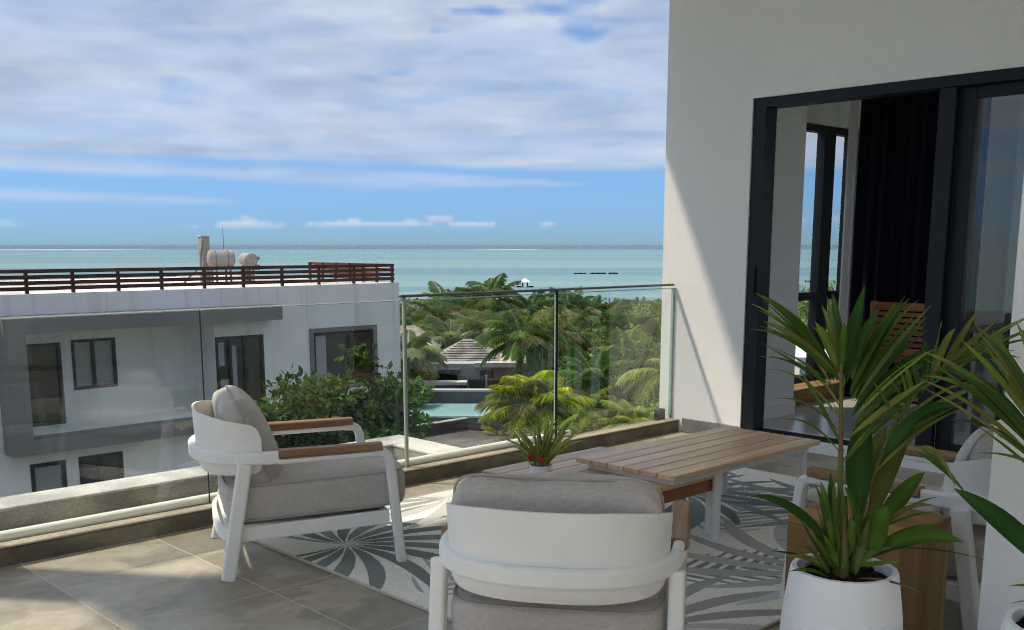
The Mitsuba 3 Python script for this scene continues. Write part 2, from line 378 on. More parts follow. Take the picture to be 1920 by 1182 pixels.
# sliding door: frame, then the open part to the left and the glazed panel to the right
sd = add('sliding_door', cat(box(6.262, 6.40, 4.05, 4.148, .082, 2.388), box(6.262, 6.40, .602, 4.05, 2.325, 2.388), box(6.262, 6.40, .602, .68, .082, 2.325)), 'mat_navyframe', ap)
add('track', cat(box(6.27, 6.285, .68, 4.05, .082, .094), box(6.32, 6.335, .68, 4.05, .082, .094), box(6.37, 6.385, .68, 4.05, .082, .094)), 'mat_navyframe', sd)
add('stile', box(6.275, 6.325, 2.755, 2.86, .095, 2.324, .003), 'mat_navyframe', sd)
add('stile', box(6.335, 6.385, 2.66, 2.76, .095, 2.324, .003), 'mat_navyframe', sd)
add('rail', box(6.335, 6.385, .69, 2.659, 2.255, 2.324, .003), 'mat_navyframe', sd)
add('rail', box(6.335, 6.385, .69, 2.659, .095, .17, .003), 'mat_navyframe', sd)
def sheet(pts):
    return trimesh.Trimesh(np.array(pts, float), [[0, 1, 2], [0, 2, 3]], process=False)
add('pane', sheet([(6.36, 2.659, .171), (6.36, .691, .171), (6.36, .691, 2.254), (6.36, 2.659, 2.254)]), 'mat_window', sd)
add('handle', box(6.245, 6.262, 4.075, 4.10, 1.05, 1.25, .004), 'mat_black', sd)

# the room behind
add('room_wall', box(6.5, 7.16, 4.27, 4.89, -.1, 2.75), 'mat_room_wall', ap, label='white inner wall left of the navy curtain')
add('room_wall', cat(box(7.16, 8.87, 4.75, 4.889, 2.42, 2.75), box(7.16, 8.87, 4.751, 4.889, -.1, .19), box(8.87, 10.4, 4.75, 4.889, -.1, 2.75)), 'mat_room_wall', ap)
far = man(box(10.4, 10.6, -1.2, 4.89, -.1, 2.75)) - man(box(10, 11, -.9, 2.6, .2, 2.5))  # unseen opening added in the far wall to let more daylight in
add('room_wall', mesh_of(far), 'mat_room_wall', ap)
rwl = man(box(6.5, 10.4, -1.3, -1.15, -.1, 2.75)) - man(box(6.9, 10.0, -2, 0, .2, 2.5))  # right wall also opened out of view, added to brighten the interior
add('room_wall', mesh_of(rwl), 'mat_room_wall', ap)
add('room_wall', box(10.0, 10.4, 3.45, 3.80, .085, 2.70), 'mat_room_wall', ap)
add('ceiling', box(6.5, 10.6, -1.3, 4.89, 2.752, 2.95), 'mat_room_wall', ap)
scene['room_floor'] = ply(box(6.252, 10.4, -1.15, 4.75, -.2, .08), 'mat_roomfloor'); struct('room_floor')
add('window_step', box(7.162, 8.9, 4.50, 4.749, .081, .20, .006), 'mat_cube', ap, uv=None)
add('skirting', box(6.42, 7.17, 4.256, 4.269, .082, .19), 'mat_room_wall', ap)
add('switch_plate', box(6.62, 6.70, 4.258, 4.269, .40, .52, .003), 'mat_switch', ap)
rw = add('room_window', cat(box(7.17, 8.86, 4.78, 4.86, 2.36, 2.419), box(7.17, 8.86, 4.78, 4.86, .191, .25), box(8.35, 8.45, 4.79, 4.87, .25, 2.36), box(8.45, 8.55, 4.80, 4.865, .25, 2.36),
                            box(7.17, 7.23, 4.78, 4.86, .25, 2.36), box(8.80, 8.86, 4.78, 4.86, .25, 2.36), box(7.23, 8.35, 4.77, 4.86, .92, .99), box(8.55, 8.80, 4.77, 4.86, .92, .99)), 'mat_navyframe', ap)
add('pane', sheet([(7.23, 4.82, .25), (8.81, 4.82, .25), (8.81, 4.82, 2.36), (7.23, 4.82, 2.36)]), 'mat_window', rw)
def curtain(x, y0, y1, z0, z1, amp, wl, seed):
    ys = np.linspace(y0, y1, int(abs(y1 - y0) / .012))
    r = np.random.default_rng(seed)
    ph = np.cumsum(np.full(len(ys), abs(y1 - y0) / len(ys)) * 2 * np.pi / wl * (1 + .35 * r.standard_normal(len(ys)).cumsum() / 40))
    V, F = [], []
    zs = np.linspace(z0, z1, 8)
    for z in zs:
        k = .75 + .25 * (1 - (z - z0) / (z1 - z0))
        for y, p in zip(ys, ph): V.append((x + amp * k * math.sin(p) + .3 * amp * math.sin(2.3 * p + 1), y, z))
    n = len(ys)
    for a in range(len(zs) - 1):
        for b in range(n - 1): F += [(a * n + b, a * n + b + 1, (a + 1) * n + b + 1), (a * n + b, (a + 1) * n + b + 1, (a + 1) * n + b)]
    return trimesh.Trimesh(np.array(V), F, process=False)
c1 = add('navy_curtain', curtain(8.30, 3.38, 4.455, .09, 2.72, .035, .105, 1), 'mat_curtain', None, True)
labels[c1] = {'label': 'dark navy curtain hanging full height inside the sliding door', 'category': 'curtain'}
c2 = add('sheer_curtain', curtain(8.50, 4.58, 4.66, .09, 2.72, .03, .08, 2), 'mat_sheer', None, True)
labels[c2] = {'label': 'narrow pale curtain bunched between the window and the navy curtain', 'category': 'curtain'}
c3 = add('white_curtain', curtain(7.2, 2.30, 2.47, .09, 2.72, .03, .09, 3), 'mat_sheer', None, True)
labels[c3] = {'label': 'white curtain behind the glass door pane beside the column', 'category': 'curtain'}

# wooden chair inside, its slatted back towards the terrace
dc = thing('wooden_chair', 'reddish slatted wooden chair seen from behind inside the room', 'chair')
cx, y0, y1, zf = 7.45, 3.30, 3.82, .08
def W2(name, m, ax): return add_wood(name, m, 'mat_redwood', dc, ax)
for y in (y0, y1 - .05): W2('leg', box(cx, cx + .035, y, y + .05, zf + .001, zf + .90, .004), 2)
for y in (y0 + .06, y1 - .11): W2('leg', sweep([(cx + .05, y + .025, zf + .46), (cx + .45, y + .025, zf + .005)], rrect(.045, .035, .006), up=(0, 1, 0)), (.45, 0, -.45))
W2('top_rail', box(cx - .004, cx + .03, y0 + .051, y1 - .051, zf + .835, zf + .895, .004), 1)
W2('lower_rail', box(cx - .004, cx + .03, y0 + .051, y1 - .051, zf + .50, zf + .555, .004), 1)
for k in range(6): W2('slat', box(cx + .004, cx + .02, y0 + .051, y1 - .051, zf + .565 + k * .045, zf + .565 + k * .045 + .034, .003), 1)
for k in range(6): W2('seat_slat', box(cx + .06 + k * .07, cx + .12 + k * .07, y0 + .02, y1 - .02, zf + .44, zf + .46, .003), 1)
W2('stretcher', box(cx + .006, cx + .028, y0 + .051, y1 - .051, zf + .16, zf + .20, .003), 1)

# dining table, shelf and boxes seen through the pane
tb = thing('dining_table', 'dark dining table behind the glass door pane', 'table')
add('table_top', box(7.25, 8.35, 1.6, 2.98, .80, .84, .005), 'mat_darkwood', tb)
for x, y in ((7.32, 1.68), (7.32, 2.88), (8.25, 1.68), (8.25, 2.88)): add('leg', box(x, x + .06, y, y + .06, .081, .80), 'mat_darkwood', tb)
ch = thing('dining_chair', 'black dining chair at the dark table behind the glass pane', 'chair')
add('backrest', box(7.02, 7.05, 2.28, 2.66, .62, .96, .01), 'mat_black', ch)
add('seat', box(7.04, 7.44, 2.26, 2.68, .50, .54, .01), 'mat_black', ch)
for x, y in ((7.03, 2.27), (7.03, 2.64), (7.41, 2.27), (7.41, 2.64)): add('leg', box(x, x + .03, y, y + .03, .081, .50), 'mat_black', ch)
sh = thing('wall_shelf', 'long shelf on the far wall of the room', 'shelf')
add('board', box(9.99, 10.399, 2.70, 3.44, 1.02, 1.06, .003), 'mat_darkwood', sh)
add('bracket', box(10.2, 10.399, 3.05, 3.08, .90, 1.019), 'mat_darkwood', sh)
bx = add('brown_box', box(10.08, 10.34, 2.95, 3.42, 1.062, 1.36, .006), 'mat_hip'); labels[bx] = {'label': 'brown box standing on the shelf at the far wall', 'category': 'box'}
bw = add('white_bowl', place(lathe([(.0, .01), (.05, .01), (.09, .06), (.085, .06), (.045, .02), (0, .02)], 24), (7.75, 2.55, .842), 0), 'mat_pot', None, 40); labels[bw] = {'label': 'small white bowl on the dark dining table', 'category': 'bowl'}

# ------------------------------------------------------------------ glass railing
gr = thing('glass_railing', 'frameless glass railing along the terrace edge with slim posts', 'railing')
R = 4.78
xs = [-3.93, -2.66, -1.39, -.12, 1.15, 2.42, 3.69, 4.97, 6.245]
for a, b in zip(xs[:-1], xs[1:]):
    z1 = 1.08
    pk = add('pane', sheet([(a + .004, R, .095), (b - .004, R, .095), (b - .004, R, z1), (a + .004, R, z1)]), 'mat_glass', gr)
    add('edge', box(a + .004, b - .004, R - .006, R + .006, z1, z1 + .006, .001), 'mat_glassedge', pk)
    add('edge', box(b - .0045, b - .0015, R - .005, R + .005, .095, z1 + .003), 'mat_glassedge' if b != 2.42 else 'mat_darkframe', pk)
add('post', box(3.682, 3.698, R - .022, R - .006, .095, 1.10, .003), 'mat_post', gr)
add('post', box(4.962, 4.978, R - .020, R - .006, .095, 1.10, .003), 'mat_darkframe', gr)
add('handrail', box(3.66, 6.24, R - .018, R + .014, 1.100, 1.116, .005), 'mat_metal', gr)
add('end_post', box(6.232, 6.246, R - .012, R + .012, .12, 1.085, .002), 'mat_glassedge', gr)
add('seal', box(6.2462, 6.2495, R - .010, R + .010, .10, 1.08), 'mat_metal', gr)
add('end_bracket', box(6.12, 6.20, R + .008, R + .06, .083, .17, .006), 'mat_darkframe', gr)

# ------------------------------------------------------------------ rug
rk = add('rug', box(RX0, RX1, RY0, RY1, .001, .009, .002), 'mat_rug'); labels[rk] = {'label': 'pale outdoor rug printed with grey palm fronds under the table', 'category': 'rug'}
tr = cat(box(RX0 - .012, RX0 - .0005, RY0 - .012, RY1 + .012, .001, .011, .002), box(RX1 + .0005, RX1 + .012, RY0 - .012, RY1 + .012, .001, .011, .002),
         box(RX0, RX1, RY0 - .012, RY0 - .0005, .001, .011, .002), box(RX0, RX1, RY1 + .0005, RY1 + .012, .001, .011, .002))
add('border', tr, 'mat_rugtrim', 'rug')

# ------------------------------------------------------------------ lounge chairs
def superU(a, b, n, e=2.6, x0=.0, ymax=1.0):
    """a U seen from above: from (x0, b) round the back (x0 - a, 0) to (x0, -b)"""
    th = np.linspace(-np.pi / 2, np.pi / 2, n)
    c, s = np.cos(th), np.sin(th)
    return np.stack([x0 - a * np.abs(c) ** (2 / e), b * np.sign(s) * np.abs(s) ** (2 / e)], 1)
def resample(P, n):
    s = np.r_[0, np.cumsum(np.linalg.norm(np.diff(P, axis=0), axis=1))]
    t = np.linspace(0, s[-1], n)
    return np.stack([np.interp(t, s, P[:, k]) for k in range(P.shape[1])], 1)
def pillow(lx, ly, lz, e=5.0, n=18, thin=0.0, seed=0, wr=.006, f=9):
    g = np.linspace(-1, 1, n)
    m = trimesh.creation.box(extents=(2, 2, 2))
    for _ in range(4): m = m.subdivide()
    v = m.vertices.copy()
    r = (np.abs(v) ** e).sum(1) ** (1 / e)
    v = v / r[:, None] * np.abs(m.vertices).max(1)[:, None]
    if thin:
        k = (1 - thin * np.abs(v[:, 0]) ** 3) * (1 - thin * np.abs(v[:, 1]) ** 3)
        v[:, 2] *= np.maximum(k, .12)
    v *= np.array([lx, ly, lz]) / 2
    m.vertices = v
    nrm = m.vertex_normals
    d = meshkit.fbm(v * np.array([f * .6, f, f]) + seed * 5, 3, seed) - .5
    d2 = np.abs(meshkit.fbm(v * f * .55 + seed * 3 + 9, 2, seed + 3) - .5)
    m.vertices = v + nrm * (wr * 2 * d - wr * 2.2 * np.clip(.09 - d2, 0, 1) / .09 * .5)[:, None]
    return m
def lounge(label, pos, ang, seed, group='white lounge chairs round the coffee table'):
    c = thing('lounge_chair', label, 'armchair', group)
    def put(name, m, mat, sm=35): return add(name, place(m, pos, ang), mat, c, sm)
    wy = .345
    lp = rrect(.060, .046, .012)
    for s in (-1, 1):
        put('leg', sweep([(-.004, s * wy, .0), (.086, s * wy, .495)], lp, up=(0, 1, 0)), 'mat_paint')
    for s in (-1, 1):
        pts = [(.748, s * wy, .0), (.735, s * wy, .13), (.711, s * wy, .40), (.703, s * wy, .47), (.692, s * wy, .497), (.668, s * wy, .511), (.63, s * wy, .513)]
        put('leg', sweep(pts, rrect(.042, .046, .010), up=(0, 1, 0)), 'mat_paint')
        put('arm_rail', sweep([(.63, s * wy, .507), (.225, s * wy, .500)], rrect(.046, .022, .006), up=(0, 0, 1)), 'mat_paint')
        m = place(sweep([(x, s * wy, .537 - .010 * (.655 - x)) for x in np.linspace(.228, .668, 8)], rrect(.062, .036, .012), up=(0, 0, 1)), pos, ang)
        add_wood('armrest', m, 'mat_arm', c, (math.cos(ang), math.sin(ang), 0))
    U = resample(superU(.335, wy, 160, 2.5, .225), 64)
    U = np.vstack([U, ])
    band = np.c_[U, np.full(len(U), .516)]
    put('back_band', sweep(band, rrect(.034, .056, .012), up=(0, 0, 1)), 'mat_paint')
    # curved shell of the back
    S = resample(superU(.245, .312, 160, 2.6, .16), 72)
    n = len(S); rows = 14
    s = np.linspace(-1, 1, n)
    top = .695 - .050 * np.clip((np.abs(s) - .35) / .65, 0, 1) ** 1.6
    edge = np.clip((1 - np.abs(s)) / .10, 0, 1)
    top = top - .055 * (1 - np.sqrt(np.clip(1 - (1 - edge) ** 2, 0, 1)))
    bot = .432 + .012 * np.abs(s) ** 2 + .03 * (1 - np.sqrt(np.clip(1 - (1 - edge) ** 2, 0, 1)))
    nn = np.gradient(S, axis=0); nn = np.c_[nn[:, 1], -nn[:, 0]]; nn /= np.linalg.norm(nn, axis=1, keepdims=True)
    if (nn[n // 2] @ np.array([-1, 0])) < 0: nn = -nn
    outer, inner = [], []
    for r in range(rows):
        t = r / (rows - 1)
        z = bot + (top - bot) * t
        off = .004 + .016 * ((z - .43) / .29) - .016 * np.clip((.47 - z) / .04, 0, 1) ** 2
        o = S + nn * off[:, None]
        outer.append(np.c_[o, z]); inner.append(np.c_[o - nn * .011, z])
    V = np.vstack([np.vstack(outer), np.vstack(inner)]); F = []
    N = rows * n
    for r in range(rows - 1):
        for i in range(n - 1):
            a, b, d, e = r * n + i, r * n + i + 1, (r + 1) * n + i + 1, (r + 1) * n + i
            F += [(a, b, d), (a, d, e), (N + a, N + d, N + b), (N + a, N + e, N + d)]
    for i in range(n - 1):
        a, b = (rows - 1) * n + i, (rows - 1) * n + i + 1
        F += [(a, b, N + b), (a, N + b, N + a), (i, N + i + 1, i + 1), (i, N + i, N + i + 1)]
    for r in range(rows - 1):
        for i in (0, n - 1):
            a, b = r * n + i, (r + 1) * n + i
            F += [(a, b, N + b), (a, N + b, N + a)]
    m = trimesh.Trimesh(V, F, process=False); trimesh.repair.fix_normals(m)
    put('back_shell', m, 'mat_paint', 50)
    # seat frame: side rails, front rail and curved back rail
    for sgn in (-1, 1):
        put('side_rail', sweep([(.03, sgn * .322, .185), (.70, sgn * .322, .212)], rrect(.022, .062, .005), up=(0, 0, 1)), 'mat_paint')
    put('front_rail', box(.675, .70, -.31, .31, .18, .24, .004), 'mat_paint')
    B = resample(superU(.055, .322, 100, 2.6, .03), 40)
    put('back_rail', sweep(np.c_[B, np.full(len(B), .186)], rrect(.022, .055, .005)), 'mat_paint')
    put('seat_support', box(.0, .67, -.305, .305, .205, .222), 'mat_paint')
    q = pillow(.80, .645, .185, 7, seed=seed, wr=.005); q.apply_transform(trimesh.transformations.rotation_matrix(-.035, (0, 1, 0))); q.apply_translation((.40, 0, .325))
    put('seat_cushion', q, 'mat_fabric', True)
    b = pillow(.43, .60, .20, 7.0, thin=.38, seed=seed + 5, wr=.009, f=8)
    b.vertices[:, 2] -= .10 * (b.vertices[:, 1] / .30) ** 2 * -1.0 * .35
    b.apply_transform(trimesh.transformations.rotation_matrix(math.radians(-110), (0, 1, 0)))
    b.apply_translation((.135, 0, .562))
    sag = lambda v: np.c_[v[:, 0], v[:, 1], v[:, 2] + (.010 * np.clip(np.abs(v[:, 1]) / .27, 0, 1.05) ** 2 - .014) * np.clip((v[:, 2] - .50) / .22, 0, 1)]
    b.vertices = sag(b.vertices)
    put('back_cushion', b, 'mat_fabric', True)
    def seam(lx, ly, lz, e, k, post):
        th = np.linspace(0, 2 * np.pi, 121)
        c, s_ = np.cos(th), np.sin(th)
        g = (1 - abs(k) ** e) ** (1 / e)
        q_ = np.stack([lx / 2 * g * np.sign(c) * np.abs(c) ** (2 / e), ly / 2 * g * np.sign(s_) * np.abs(s_) ** (2 / e), np.full(121, lz / 2 * k)], 1)
        q_ = resample(q_, 110)
        m_ = trimesh.Trimesh(q_, np.zeros((0, 3), int), process=False); post(m_)
        return tube(m_.vertices, .0042, 6)
    def at_seat(m_): m_.apply_transform(trimesh.transformations.rotation_matrix(-.035, (0, 1, 0))); m_.apply_translation((.40, 0, .325))
    def at_back(m_):
        m_.apply_transform(trimesh.transformations.rotation_matrix(math.radians(-110), (0, 1, 0))); m_.apply_translation((.135, 0, .562)); m_.vertices = sag(m_.vertices)
    put('seat_piping', seam(.803, .648, .187, 7, .80, at_seat), 'mat_piping', True)
    put('seat_piping', seam(.803, .648, .187, 7, -.80, at_seat), 'mat_piping', True)
    put('back_piping', seam(.434, .604, .2, 7, .0, at_back), 'mat_piping', True)
    return c
angL = math.atan2(-.412, .911)
# the reference corner of the left chair is its right rear foot
rl = np.array([2.016, 3.847]); f = np.array([math.cos(angL), math.sin(angL)]); lft = np.array([-f[1], f[0]])
pl = rl + lft * .345
lounge('white lounge chair with beige cushions turned side-on beside the glass railing', (pl[0], pl[1]), angL, 1)
lounge('white lounge chair seen from behind in front of the coffee table', (1.985, 1.915), math.radians(36.0), 2)
lounge('white lounge chair partly hidden behind the wooden cube and the column', (3.865, 1.34), math.radians(90), 3)

# ------------------------------------------------------------------ tables
ct = thing('coffee_table', 'long slatted wooden coffee table on white legs in front of the sliding door', 'table')
tx0, tx1, ty0, ty1, tz = 3.60, 4.86, 2.72, 3.32, .385
ns = 6; sw = (ty1 - ty0) / ns
for k in range(ns):
    add_wood('slat', box(tx0, tx1, ty0 + k * sw + .003, ty0 + (k + 1) * sw - .003, tz - .024, tz, .003), 'mat_teak', ct, 0)
add('frame', cat(box(tx0 + .05, tx1 - .05, ty0 + .04, ty0 + .075, tz - .055, tz - .0245), box(tx0 + .05, tx1 - .05, ty1 - .075, ty1 - .04, tz - .055, tz - .0245), box(tx0 + .05, tx0 + .09, ty0 + .076, ty1 - .076, tz - .055, tz - .0245), box(tx1 - .09, tx1 - .05, ty0 + .076, ty1 - .076, tz - .055, tz - .0245)), 'mat_paint', ct)
for x in (4.005, 4.775):
    for y in (2.775, 3.265):
        add('leg', sweep([(x, y, .010), (x, y, tz - .0245)], circle(.022, 16), up=(1, 0, 0)), 'mat_paint', ct, 40)
lt = thing('low_side_table', 'low slatted wooden table tucked under the near end of the coffee table', 'table')
for k in range(7):
    y = 2.78 + k * .118
    add_wood('slat', box(3.24, 4.10, y, y + .112, .306, .33, .003), 'mat_teak', lt, 0)
add_wood('apron', box(3.28, 4.08, 2.80, 2.825, .24, .3055, .003), 'mat_redwood', lt, 0)
for x in (3.30, 4.02):
    for y in (2.83, 3.56): add('leg', box(x, x + .04, y - .02, y + .02, .010, .3055, .003), 'mat_paint', lt)

cb = thing('wooden_cube', 'wooden cube side table between the white pot and the right chair', 'side table')
X0, X1, Y0, Y1, Z1 = 3.02, 3.39, 1.40, 1.80, .50
X0w, X1w = X0, X1
for k in range(3):
    a = X0 + (X1 - X0) * k / 3
    add_wood('top_board', box(a + .0008, a + (X1 - X0) / 3 - .0008, Y0, Y1, Z1 - .03, Z1, .0025), 'mat_cube', cb, 1)
for nm, (a, b, c_, d_), ax in (('side_panel', (X0, X0 + .025, Y0, Y1), 2), ('side_panel', (X1 - .025, X1, Y0, Y1), 2), ('side_panel', (X0 + .026, X1 - .026, Y0, Y0 + .025), 2), ('side_panel', (X0 + .026, X1 - .026, Y1 - .025, Y1), 2)):
    add_wood(nm, box(a, b, c_, d_, .0095, Z1 - .031, .002), 'mat_cube', cb, ax)

# ------------------------------------------------------------------ leaves
class Leaves:
    def __init__(self): self.V, self.F, self.C, self.n = [], [], [], 0
    def blade(self, base, tip, width, sag=.1, nrm=(0, 0, 1), fold=.18, seg=8, col=(.05, .12, .02), wide=.38):
        base, tip = np.asarray(base, float), np.asarray(tip, float)
        t = np.linspace(0, 1, seg + 1)
        L = np.linalg.norm(tip - base)
        c = base + (tip - base) * t[:, None]
        c[:, 2] += sag * L * 4 * t * (1 - t) * .5
        tan = np.gradient(c, axis=0); tan /= np.linalg.norm(tan, axis=1, keepdims=True)
        s = np.cross(tan, np.asarray(nrm, float)); s /= np.linalg.norm(s, axis=1, keepdims=True) + 1e-9
        nn = np.cross(s, tan)
        a = math.log(.5) / math.log(wide)
        w = width / 2 * np.sin(np.pi * t ** a) ** .75
        w = np.maximum(w, width * .05 * (1 - t)); w[-1] = 0.0008
        rows = np.stack([c - s * w[:, None] + nn * (w * fold)[:, None], c - s * w[:, None] * .5 + nn * (w * fold * .38)[:, None], c, c + s * w[:, None] * .5 + nn * (w * fold * .38)[:, None], c + s * w[:, None] + nn * (w * fold)[:, None]], 1)
        self.V.append(rows.reshape(-1, 3))
        colr = np.asarray(col, float)
        g = np.array([.95, 1.08, 1.3, 1.08, .95])
        cc = colr[None, None] * g[None, :, None] * (1 + .12 * np.sin(t * 9))[:, None, None]
        tipb = np.clip((t - (.80 if int(self.n) % 3 else .93)) / .12, 0, 1)[:, None, None] * .8
        cc = cc * (1 - tipb) + np.array([.16, .12, .06]) * tipb
        self.C.append(cc.reshape(-1, 3))
        for i in range(seg):
            for j in range(4):
                a0 = self.n + i * 5 + j
                self.F += [(a0, a0 + 1, a0 + 6), (a0, a0 + 6, a0 + 5)]
        self.n += 5 * (seg + 1)
    def diamonds(self, base, mid, tip, side, w, col):
        n = len(base)
        P = np.stack([base, mid + side * w[:, None], tip, mid - side * w[:, None]], 1)
        self.V.append(P.reshape(-1, 3))
        i = self.n + 4 * np.arange(n)
        self.F += np.stack([i, i + 1, i + 2], 1).tolist() + np.stack([i, i + 2, i + 3], 1).tolist()
        self.C.append(np.repeat(col, 4, 0))
        self.n += 4 * n
    def mesh(self): return trimesh.Trimesh(np.vstack(self.V), np.array(self.F), process=False)
    def put(self, name, parent=None, mat='mat_leaf', label=None, smooth=False, kind=None):
        return add(name, self.mesh(), mat, parent, smooth, color=np.clip(np.vstack(self.C), 0, 1), label=label, kind=kind)

def pot(label, x, y, zr=.545, r=.142):
    k = thing('flower_pot', label, 'plant pot', 'white round pots')
    pr = [(.0, .0), (r * .82, .0), (r * .95, .02), (r * 1.12, .14), (r * 1.16, .28), (r * 1.10, .42), (r * 1.0, zr - .02), (r * .985, zr - .006), (r * .965, zr), (r * .87, zr), (r * .862, zr - .008), (r * .875, zr - .06), (r * .875, zr - .10)]
    add('body', place(lathe(pr, 56), (x, y, .001), 0), 'mat_pot', k, 40)
    n = 30
    a = np.arange(n) * 2 * np.pi / n
    V = [(0, 0, 0)]; F = []
    R_ = np.random.default_rng(3)
    for ring in range(1, 6):
        for q in a: V.append((r * .868 * ring / 5 * math.cos(q), r * .868 * ring / 5 * math.sin(q), .008 * (R_.random() - .5) - (.0 if ring < 5 else .004)))
    for i in range(n): F.append((0, 1 + i, 1 + (i + 1) % n))
    for ring in range(4):
        for i in range(n):
            p, q = 1 + ring * n + i, 1 + ring * n + (i + 1) % n
            F += [(p, p + n, q + n), (p, q + n, q)]
    peb = []
    for _ in range(60):
        rr, th = r * .82 * math.sqrt(R_.random()), R_.random() * 6.283
        s = trimesh.creation.icosphere(subdivisions=1, radius=.005 + .006 * R_.random()); s.apply_translation((rr * math.cos(th), rr * math.sin(th), .003)); peb.append(s)
    add('soil', place(cat(trimesh.Trimesh(V, F, process=False), *peb), (x, y, zr - .024), 0), 'mat_soil', k)
    return k

def potted_palm(label, ctr, zsoil, px_m, stems, leaves, seed, group=None):
    """stems and leaves as offsets in photo pixels from the soil centre; each also has a depth of its own"""
    k = thing('potted_palm', label, 'plant', 'potted palms')
    r_ = np.random.default_rng(seed)
    c0 = np.array([ctr[0], ctr[1], zsoil])
    fwd = np.array([ctr[0], ctr[1], 0]); fwd /= np.linalg.norm(fwd)
    rt = np.array([fwd[1], -fwd[0], 0])
    def P(x, y, d): return c0 + rt * x / px_m + np.array([0, 0, 1]) * (-y / px_m) * 1.03 + fwd * d
    for st in stems:
        pts = np.array([P(x, y, d) for x, y, d in st['pts']])
        pts = resample(pts, 14)
        sk = add('stem', tube(pts, np.linspace(st['r'], st['r'] * .4, 14), 8), st.get('mat', 'mat_stem'), k, True)
    greens = [(.050, .115, .020), (.075, .145, .024), (.034, .085, .022), (.125, .190, .034), (.060, .110, .036), (.100, .150, .045)]
    more = []
    for L in leaves:
        if 9 <= L[4] <= 26 and len(L) < 9:
            for q in range(2 if L[4] > 12 else 1):
                more.append((L[0] + r_.uniform(-6, 6), L[1] + r_.uniform(-4, 14), L[2] + r_.uniform(-26, 26), L[3] + r_.uniform(-16, 30), L[4] * r_.uniform(.45, .8), 0.0, r_.uniform(-.12, .10), r_.uniform(.02, .28)))
    for L in list(leaves) + more:
        bx_, by_, tx_, ty_, w = L[:5]
        d0 = L[5] if len(L) > 5 else 0.0
        d1 = L[6] if len(L) > 6 else r_.uniform(-.09, .07)
        sag = L[7] if len(L) > 7 else r_.uniform(.03, .24)
        col = np.array(greens[r_.integers(len(greens))]) * r_.uniform(.8, 1.25)
        if w > 29: col = np.array(greens[r_.integers(3)]) * r_.uniform(.75, 1.1)
        if r_.random() < .14: col = np.array((.17, .18, .045)) * r_.uniform(.7, 1.1)
        if len(L) > 8: col = np.array(L[8])
        nrm = -fwd * .75 + np.array([0, 0, .65]) + r_.normal(0, .35, 3)
        lv = Leaves()
        lv.blade(P(bx_, by_, d0), P(tx_, ty_, d1), w * (1.02 if w > 29 else .80) / px_m, sag, nrm, fold=r_.uniform(.15, .4), seg=10, col=col, wide=r_.uniform(.35, .5))
        lv.put('leaf', k, smooth=True)
    return k
pb('mat_stem', proc(lambda p, n, uv: mix((.10, .13, .03), (.15, .075, .04), smoothstep(.4, .7, fbm(p.x * 30, p.y * 30, p.z * 14, 2)))), .55, .3)

pot('white round pot holding the tall palm in front of the wooden cube', 2.48, 1.30)
Ls = []
def LF(*a): Ls.append(a)
